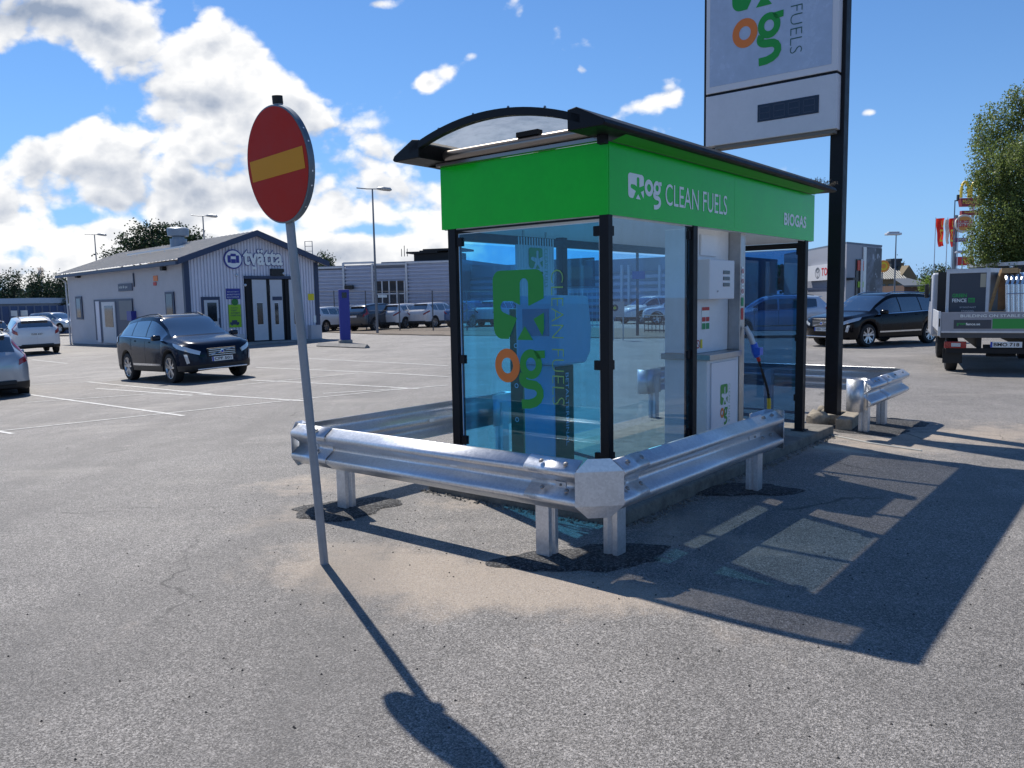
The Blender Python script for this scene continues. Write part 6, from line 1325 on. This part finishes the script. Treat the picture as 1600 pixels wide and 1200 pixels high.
sh_o = pD(-20, 78); e = empty('blue_shed', (sh_o.x, sh_o.y, 0), 0, 'low shed with a pale blue roof behind the blue fence at the far left', 'shed'); xa, xb = -6, aty(65, 470, 78).x-sh_o.x; b = MB(); b.box(xa, xb-.3, 0, 5, -1.5, aty(60, 474, 78).z); b.build('wall', mat('shed_wall', (.14, .19, .26), .6), e); b = MB(); b.box(xa-.4, xb, -.5, 5.5, aty(60, 474, 78).z+.002, aty(60, 465.5, 78).z); b.build('roof', mat('shed_roof', (.30, .40, .52), .5), e)
flag(67.5, 84, 416, 57, 67, 418, 434, fwh, 'pale flag on a pole above the dark trees at far left', grp='flags')

# ================================================================ trees
bark = mat('bark', (.10, .08, .06), .9, var=.3); birch_b = mat('birch_bark', (.5, .48, .44), .8, var=.5, vs=6)
def leafmat(name, c, tr=.35):
    mt = bpy.data.materials.new(name); mt.use_nodes = True; n = NT(mt.node_tree); b = n.n['Principled BSDF']; g = n.new('ShaderNodeNewGeometry'); rnd_ = g.outputs['Random Per Island']
    col = n.mix(rnd_, tuple(x*.55 for x in c)+(1,), tuple(min(1, x*1.5) for x in c)+(1,)); n.l.new(col, b.inputs['Base Color']); b.inputs['Roughness'].default_value = .5
    t = n.new('ShaderNodeBsdfTranslucent'); n.l.new(col, t.inputs[0]); mx_ = n.new('ShaderNodeMixShader'); mx_.inputs[0].default_value = tr; n.l.new(b.outputs[0], mx_.inputs[1]); n.l.new(t.outputs[0], mx_.inputs[2]); n.l.new(mx_.outputs[0], n.n['Material Output'].inputs[0]); return mt
lf_oak = leafmat('leaf_dark', (.020, .042, .016)); lf_birch = leafmat('leaf_birch', (.15, .20, .055), .5); lf_far = leafmat('leaf_far', (.045, .075, .035)); lf_bush = leafmat('leaf_bright', (.14, .22, .03), .45)
def tree(loc, label, blobs_, nleaf, ls, lm_, seed, name='tree', trunk_r=.25, droop=0.0, grp=None, bk=None):
    rnd = random.Random(seed); e = empty(name, loc, 0, label, 'tree' if 'bush' not in name else 'bush', grp); b = MB(); tot = sum(q[3]*q[4]*q[5] for q in blobs_) if blobs_ else 1
    vs, fs = [], []
    for (cx, cy, cz, rx, ry, rz) in blobs_:
        n = int(nleaf*rx*ry*rz/tot); ncl = max(4, n//28)
        for c in range(ncl):
            d = Vector((rnd.gauss(0, 1), rnd.gauss(0, 1), rnd.gauss(0, 1))).normalized(); r_ = rnd.random()**.45*1.04
            C_ = Vector((cx+d.x*rx*r_, cy+d.y*ry*r_, cz+d.z*rz*r_)); cr = ls*rnd.uniform(2.2, 4.5)
            for k in range(28):
                if droop: o_ = Vector((rnd.gauss(0, .35)*cr, rnd.gauss(0, .35)*cr, -rnd.random()*droop))
                else: o_ = Vector((rnd.gauss(0, .5)*cr, rnd.gauss(0, .5)*cr, rnd.gauss(0, .38)*cr))
                p = C_+o_; a = Vector((rnd.gauss(0, 1), rnd.gauss(0, 1), rnd.gauss(0, 1))).normalized(); q = a.cross(Vector((rnd.gauss(0, 1), rnd.gauss(0, 1), rnd.gauss(0, 1)))).normalized(); l = ls*rnd.uniform(.6, 1.25)
                o0 = len(vs); vs += [p-a*l*.6, p+q*l*.38, p+a*l*.6, p-q*l*.38]; fs.append((o0, o0+1, o0+2, o0+3))
    b.add(vs, fs); b.build('crown', lm_, e, fix=False)
    b = MB(); top = max(q[2] for q in blobs_) if blobs_ else 3; cx0, cy0 = blobs_[0][0], blobs_[0][1]
    b.tube([(0, 0, -.5), (cx0*.2, cy0*.2, top*.3), (cx0*.6, cy0*.6, top*.65), (cx0, cy0, top)], [trunk_r*1.15, trunk_r, trunk_r*.6, trunk_r*.15], 9)
    for (cx, cy, cz, rx, ry, rz) in blobs_:
        b.tube([(cx0*.3, cy0*.3, top*.30), ((cx+cx0*.3)/2, (cy+cy0*.3)/2, (cz+top*.35)/2), (cx, cy, cz)], [trunk_r*.45, trunk_r*.3, trunk_r*.08], 6)
    b.build('trunk', bk or bark, e, smooth=True); return e
# big dark oak behind the car wash
q = pD(243, 76); rr = lambda px, py: (aty(px, py, 76).x-q.x, aty(px, py, 76).z)
bl = []
for px, py, rx, rz in ((222, 362, 20, 17), (248, 368, 24, 18), (275, 367, 22, 16), (297, 378, 22, 15), (205, 380, 20, 12), (185, 393, 18, 9), (240, 385, 50, 14), (312, 390, 14, 8), (268, 388, 50, 14), (163, 396, 6, 6)):
    x, z = rr(px, py); bl.append((x, random.Random(px).uniform(-1.5, 1.5), z, rx*76/F, rx*76/F, rz*76/F))
tree((q.x, q.y, 0), 'broad dark-leaved tree rising behind the ridge of the car wash roof', bl, 15000, .20, lf_oak, 1, 'oak_tree', .35)
# hedge trees far left
for k, (px, w_, yt, lab) in enumerate(((5, 10, 440, 'small dark tree at the very left edge behind the shed'), (22, 13, 434, 'pointed dark tree second from the left edge behind the shed'), (52, 16, 438, 'rounded dark tree below the pale flag'), (74, 14, 440, 'dark tree right of the pale flag'), (96, 13, 437, 'dark tree touching the left eave of the car wash'))):
    q = pD(px, 82); zt = aty(px, yt, 82).z; h = zt+1; tree((q.x, q.y, 0), lab, [(0, 0, h*.45, w_*82/F, 1.2, h*.5), (.2, 0, h*.72, w_*.6*82/F, .8, h*.26), (-.3, 0, h*.3, w_*1.1*82/F, 1, h*.3)], 3000, .17, lf_oak, 20+k, 'tree', .15)
# weeping birch at the right
q = pD(1640, 33); Z = lambda px, py, dy_=0: (aty(px, py, 33).x-q.x, dy_, aty(px, py, 33).z)
bl = []
for px, py, rx, rz, dy_ in ((1640, 165, 44, 46, 0), (1598, 150, 24, 30, .2), (1580, 190, 36, 42, .5), (1538, 240, 20, 26, .1), (1545, 330, 26, 40, .1), (1560, 240, 36, 30, -.6), (1600, 260, 50, 50, .3), (1550, 275, 34, 24, 0), (1575, 330, 50, 45, -.3), (1555, 375, 38, 30, .2), (1620, 350, 60, 60, 0), (1680, 260, 60, 90, .2), (1536, 262, 16, 14, .1), (1532, 380, 20, 22, 0), (1600, 400, 60, 24, 0), (1545, 205, 18, 12, .3), (1660, 390, 60, 40, 0), (1620, 135, 20, 16, 0)):
    x, _, z = Z(px, py); bl.append((x, dy_*2, z, rx*33/F, rx*33/F, rz*33/F))
tree((q.x, q.y, 0), 'large weeping birch filling the upper right edge above the truck', bl, 120000, .08, lf_birch, 5, 'birch_tree', .22, droop=.75, bk=birch_b)
# distant trees on the right
for k, (px, D, w_, yt, lab) in enumerate(((1383, 130, 10, 413, 'distant rounded tree just right of the showroom corner'), (1403, 130, 9, 408, 'distant tree left of the chimney'), (1442, 125, 16, 414, 'distant tree right of the chimney'), (1460, 125, 9, 418, 'distant low tree behind the leftmost flagpole'), (1464, 120, 5, 408, 'distant pointed spruce between the first two flagpoles'), (1477, 125, 8, 414, 'distant spruce behind the second flagpole'), (1486, 120, 7, 410, 'distant tree behind the thin mast'))):
    q = pD(px, D); h = aty(px, yt, D).z; s_ = D/F; tree((q.x, q.y, 0), lab, [(0, 0, h*.6, w_*s_, 1.5, h*.38), (w_*s_*.3, 0, h*.4, w_*s_, 1.3, h*.35), (-w_*s_*.3, 0, h*.45, w_*s_*.8, 1.3, h*.3)], 1800, .24, lf_far, 40+k, 'tree', .15)
q = pD(1449, 60); tree((q.x, q.y, 0), 'bright green bush in front of the low grey-roofed building', [(0, 0, aty(1449, 447, 60).z, .55, .5, .75), (.2, 0, aty(1449, 456, 60).z, .6, .5, .6)], 1500, .12, lf_bush, 60, 'bush', .06)
for k, (px, D, w_, yt, lab) in enumerate(((507, 95, 8, 397, 'tree top showing just over the warehouse roof right of the car wash'), (515, 92, 6, 401, 'small tree top over the warehouse roof beside the larger one'))):
    q = pD(px, D); h = aty(px, yt, D).z; s_ = D/F; tree((q.x, q.y, 0), lab, [(0, 0, h-.8, w_*s_, 1, .9)], 700, .2, lf_oak, 70+k, 'tree', .12)
q = pD(486, 78); e = empty('lattice_mast', (q.x, q.y, 0), 0, 'small lattice frame above the right end of the car wash roof', 'mast'); b = MB(); z0, z1 = aty(486, 400, 78).z, aty(486, 377, 78).z
for x in (-.35, .35): b.tube([(x, 0, -.5), (x, 0, z1)], .04, 5)
for k in range(4): b.tube([(-.35, 0, z0+(z1-z0)*k/3), (.35, 0, z0+(z1-z0)*k/3)], .03, 4)
b.build('frame', lamp_m, e)
# far wooded hills closing the horizon
hill = leafmat('far_wood', (.05, .08, .06), .2)
b = MB(); rnd = random.Random(3); vs, fs = [], []
for k in range(9000):
    a = rnd.uniform(-1.0, 1.0); D = 300+rnd.uniform(-8, 8); x = D*math.tan(a*.95) if abs(a) < 1 else 0
    h = (6+3*math.sin(x*.02)+2*math.sin(x*.07+1)+1.5*math.sin(x*.21))*rnd.random()**.4; c = Vector((x, D, h)); l = rnd.uniform(.7, 1.6); o0 = len(vs)
    u_ = Vector((rnd.gauss(0, 1), rnd.gauss(0, .4), rnd.gauss(0, 1))).normalized()*l; v_ = u_.cross(Vector((rnd.gauss(0, .4), 1, rnd.gauss(0, .4)))).normalized()*l; vs += [c-u_, c+v_, c+u_, c-v_]; fs.append((o0, o0+1, o0+2, o0+3))
b.add(vs, fs); o = b.build('far_wood', hill, fix=False); tag(o, 'far-off wood along the horizon', 'wood', kind='stuff')
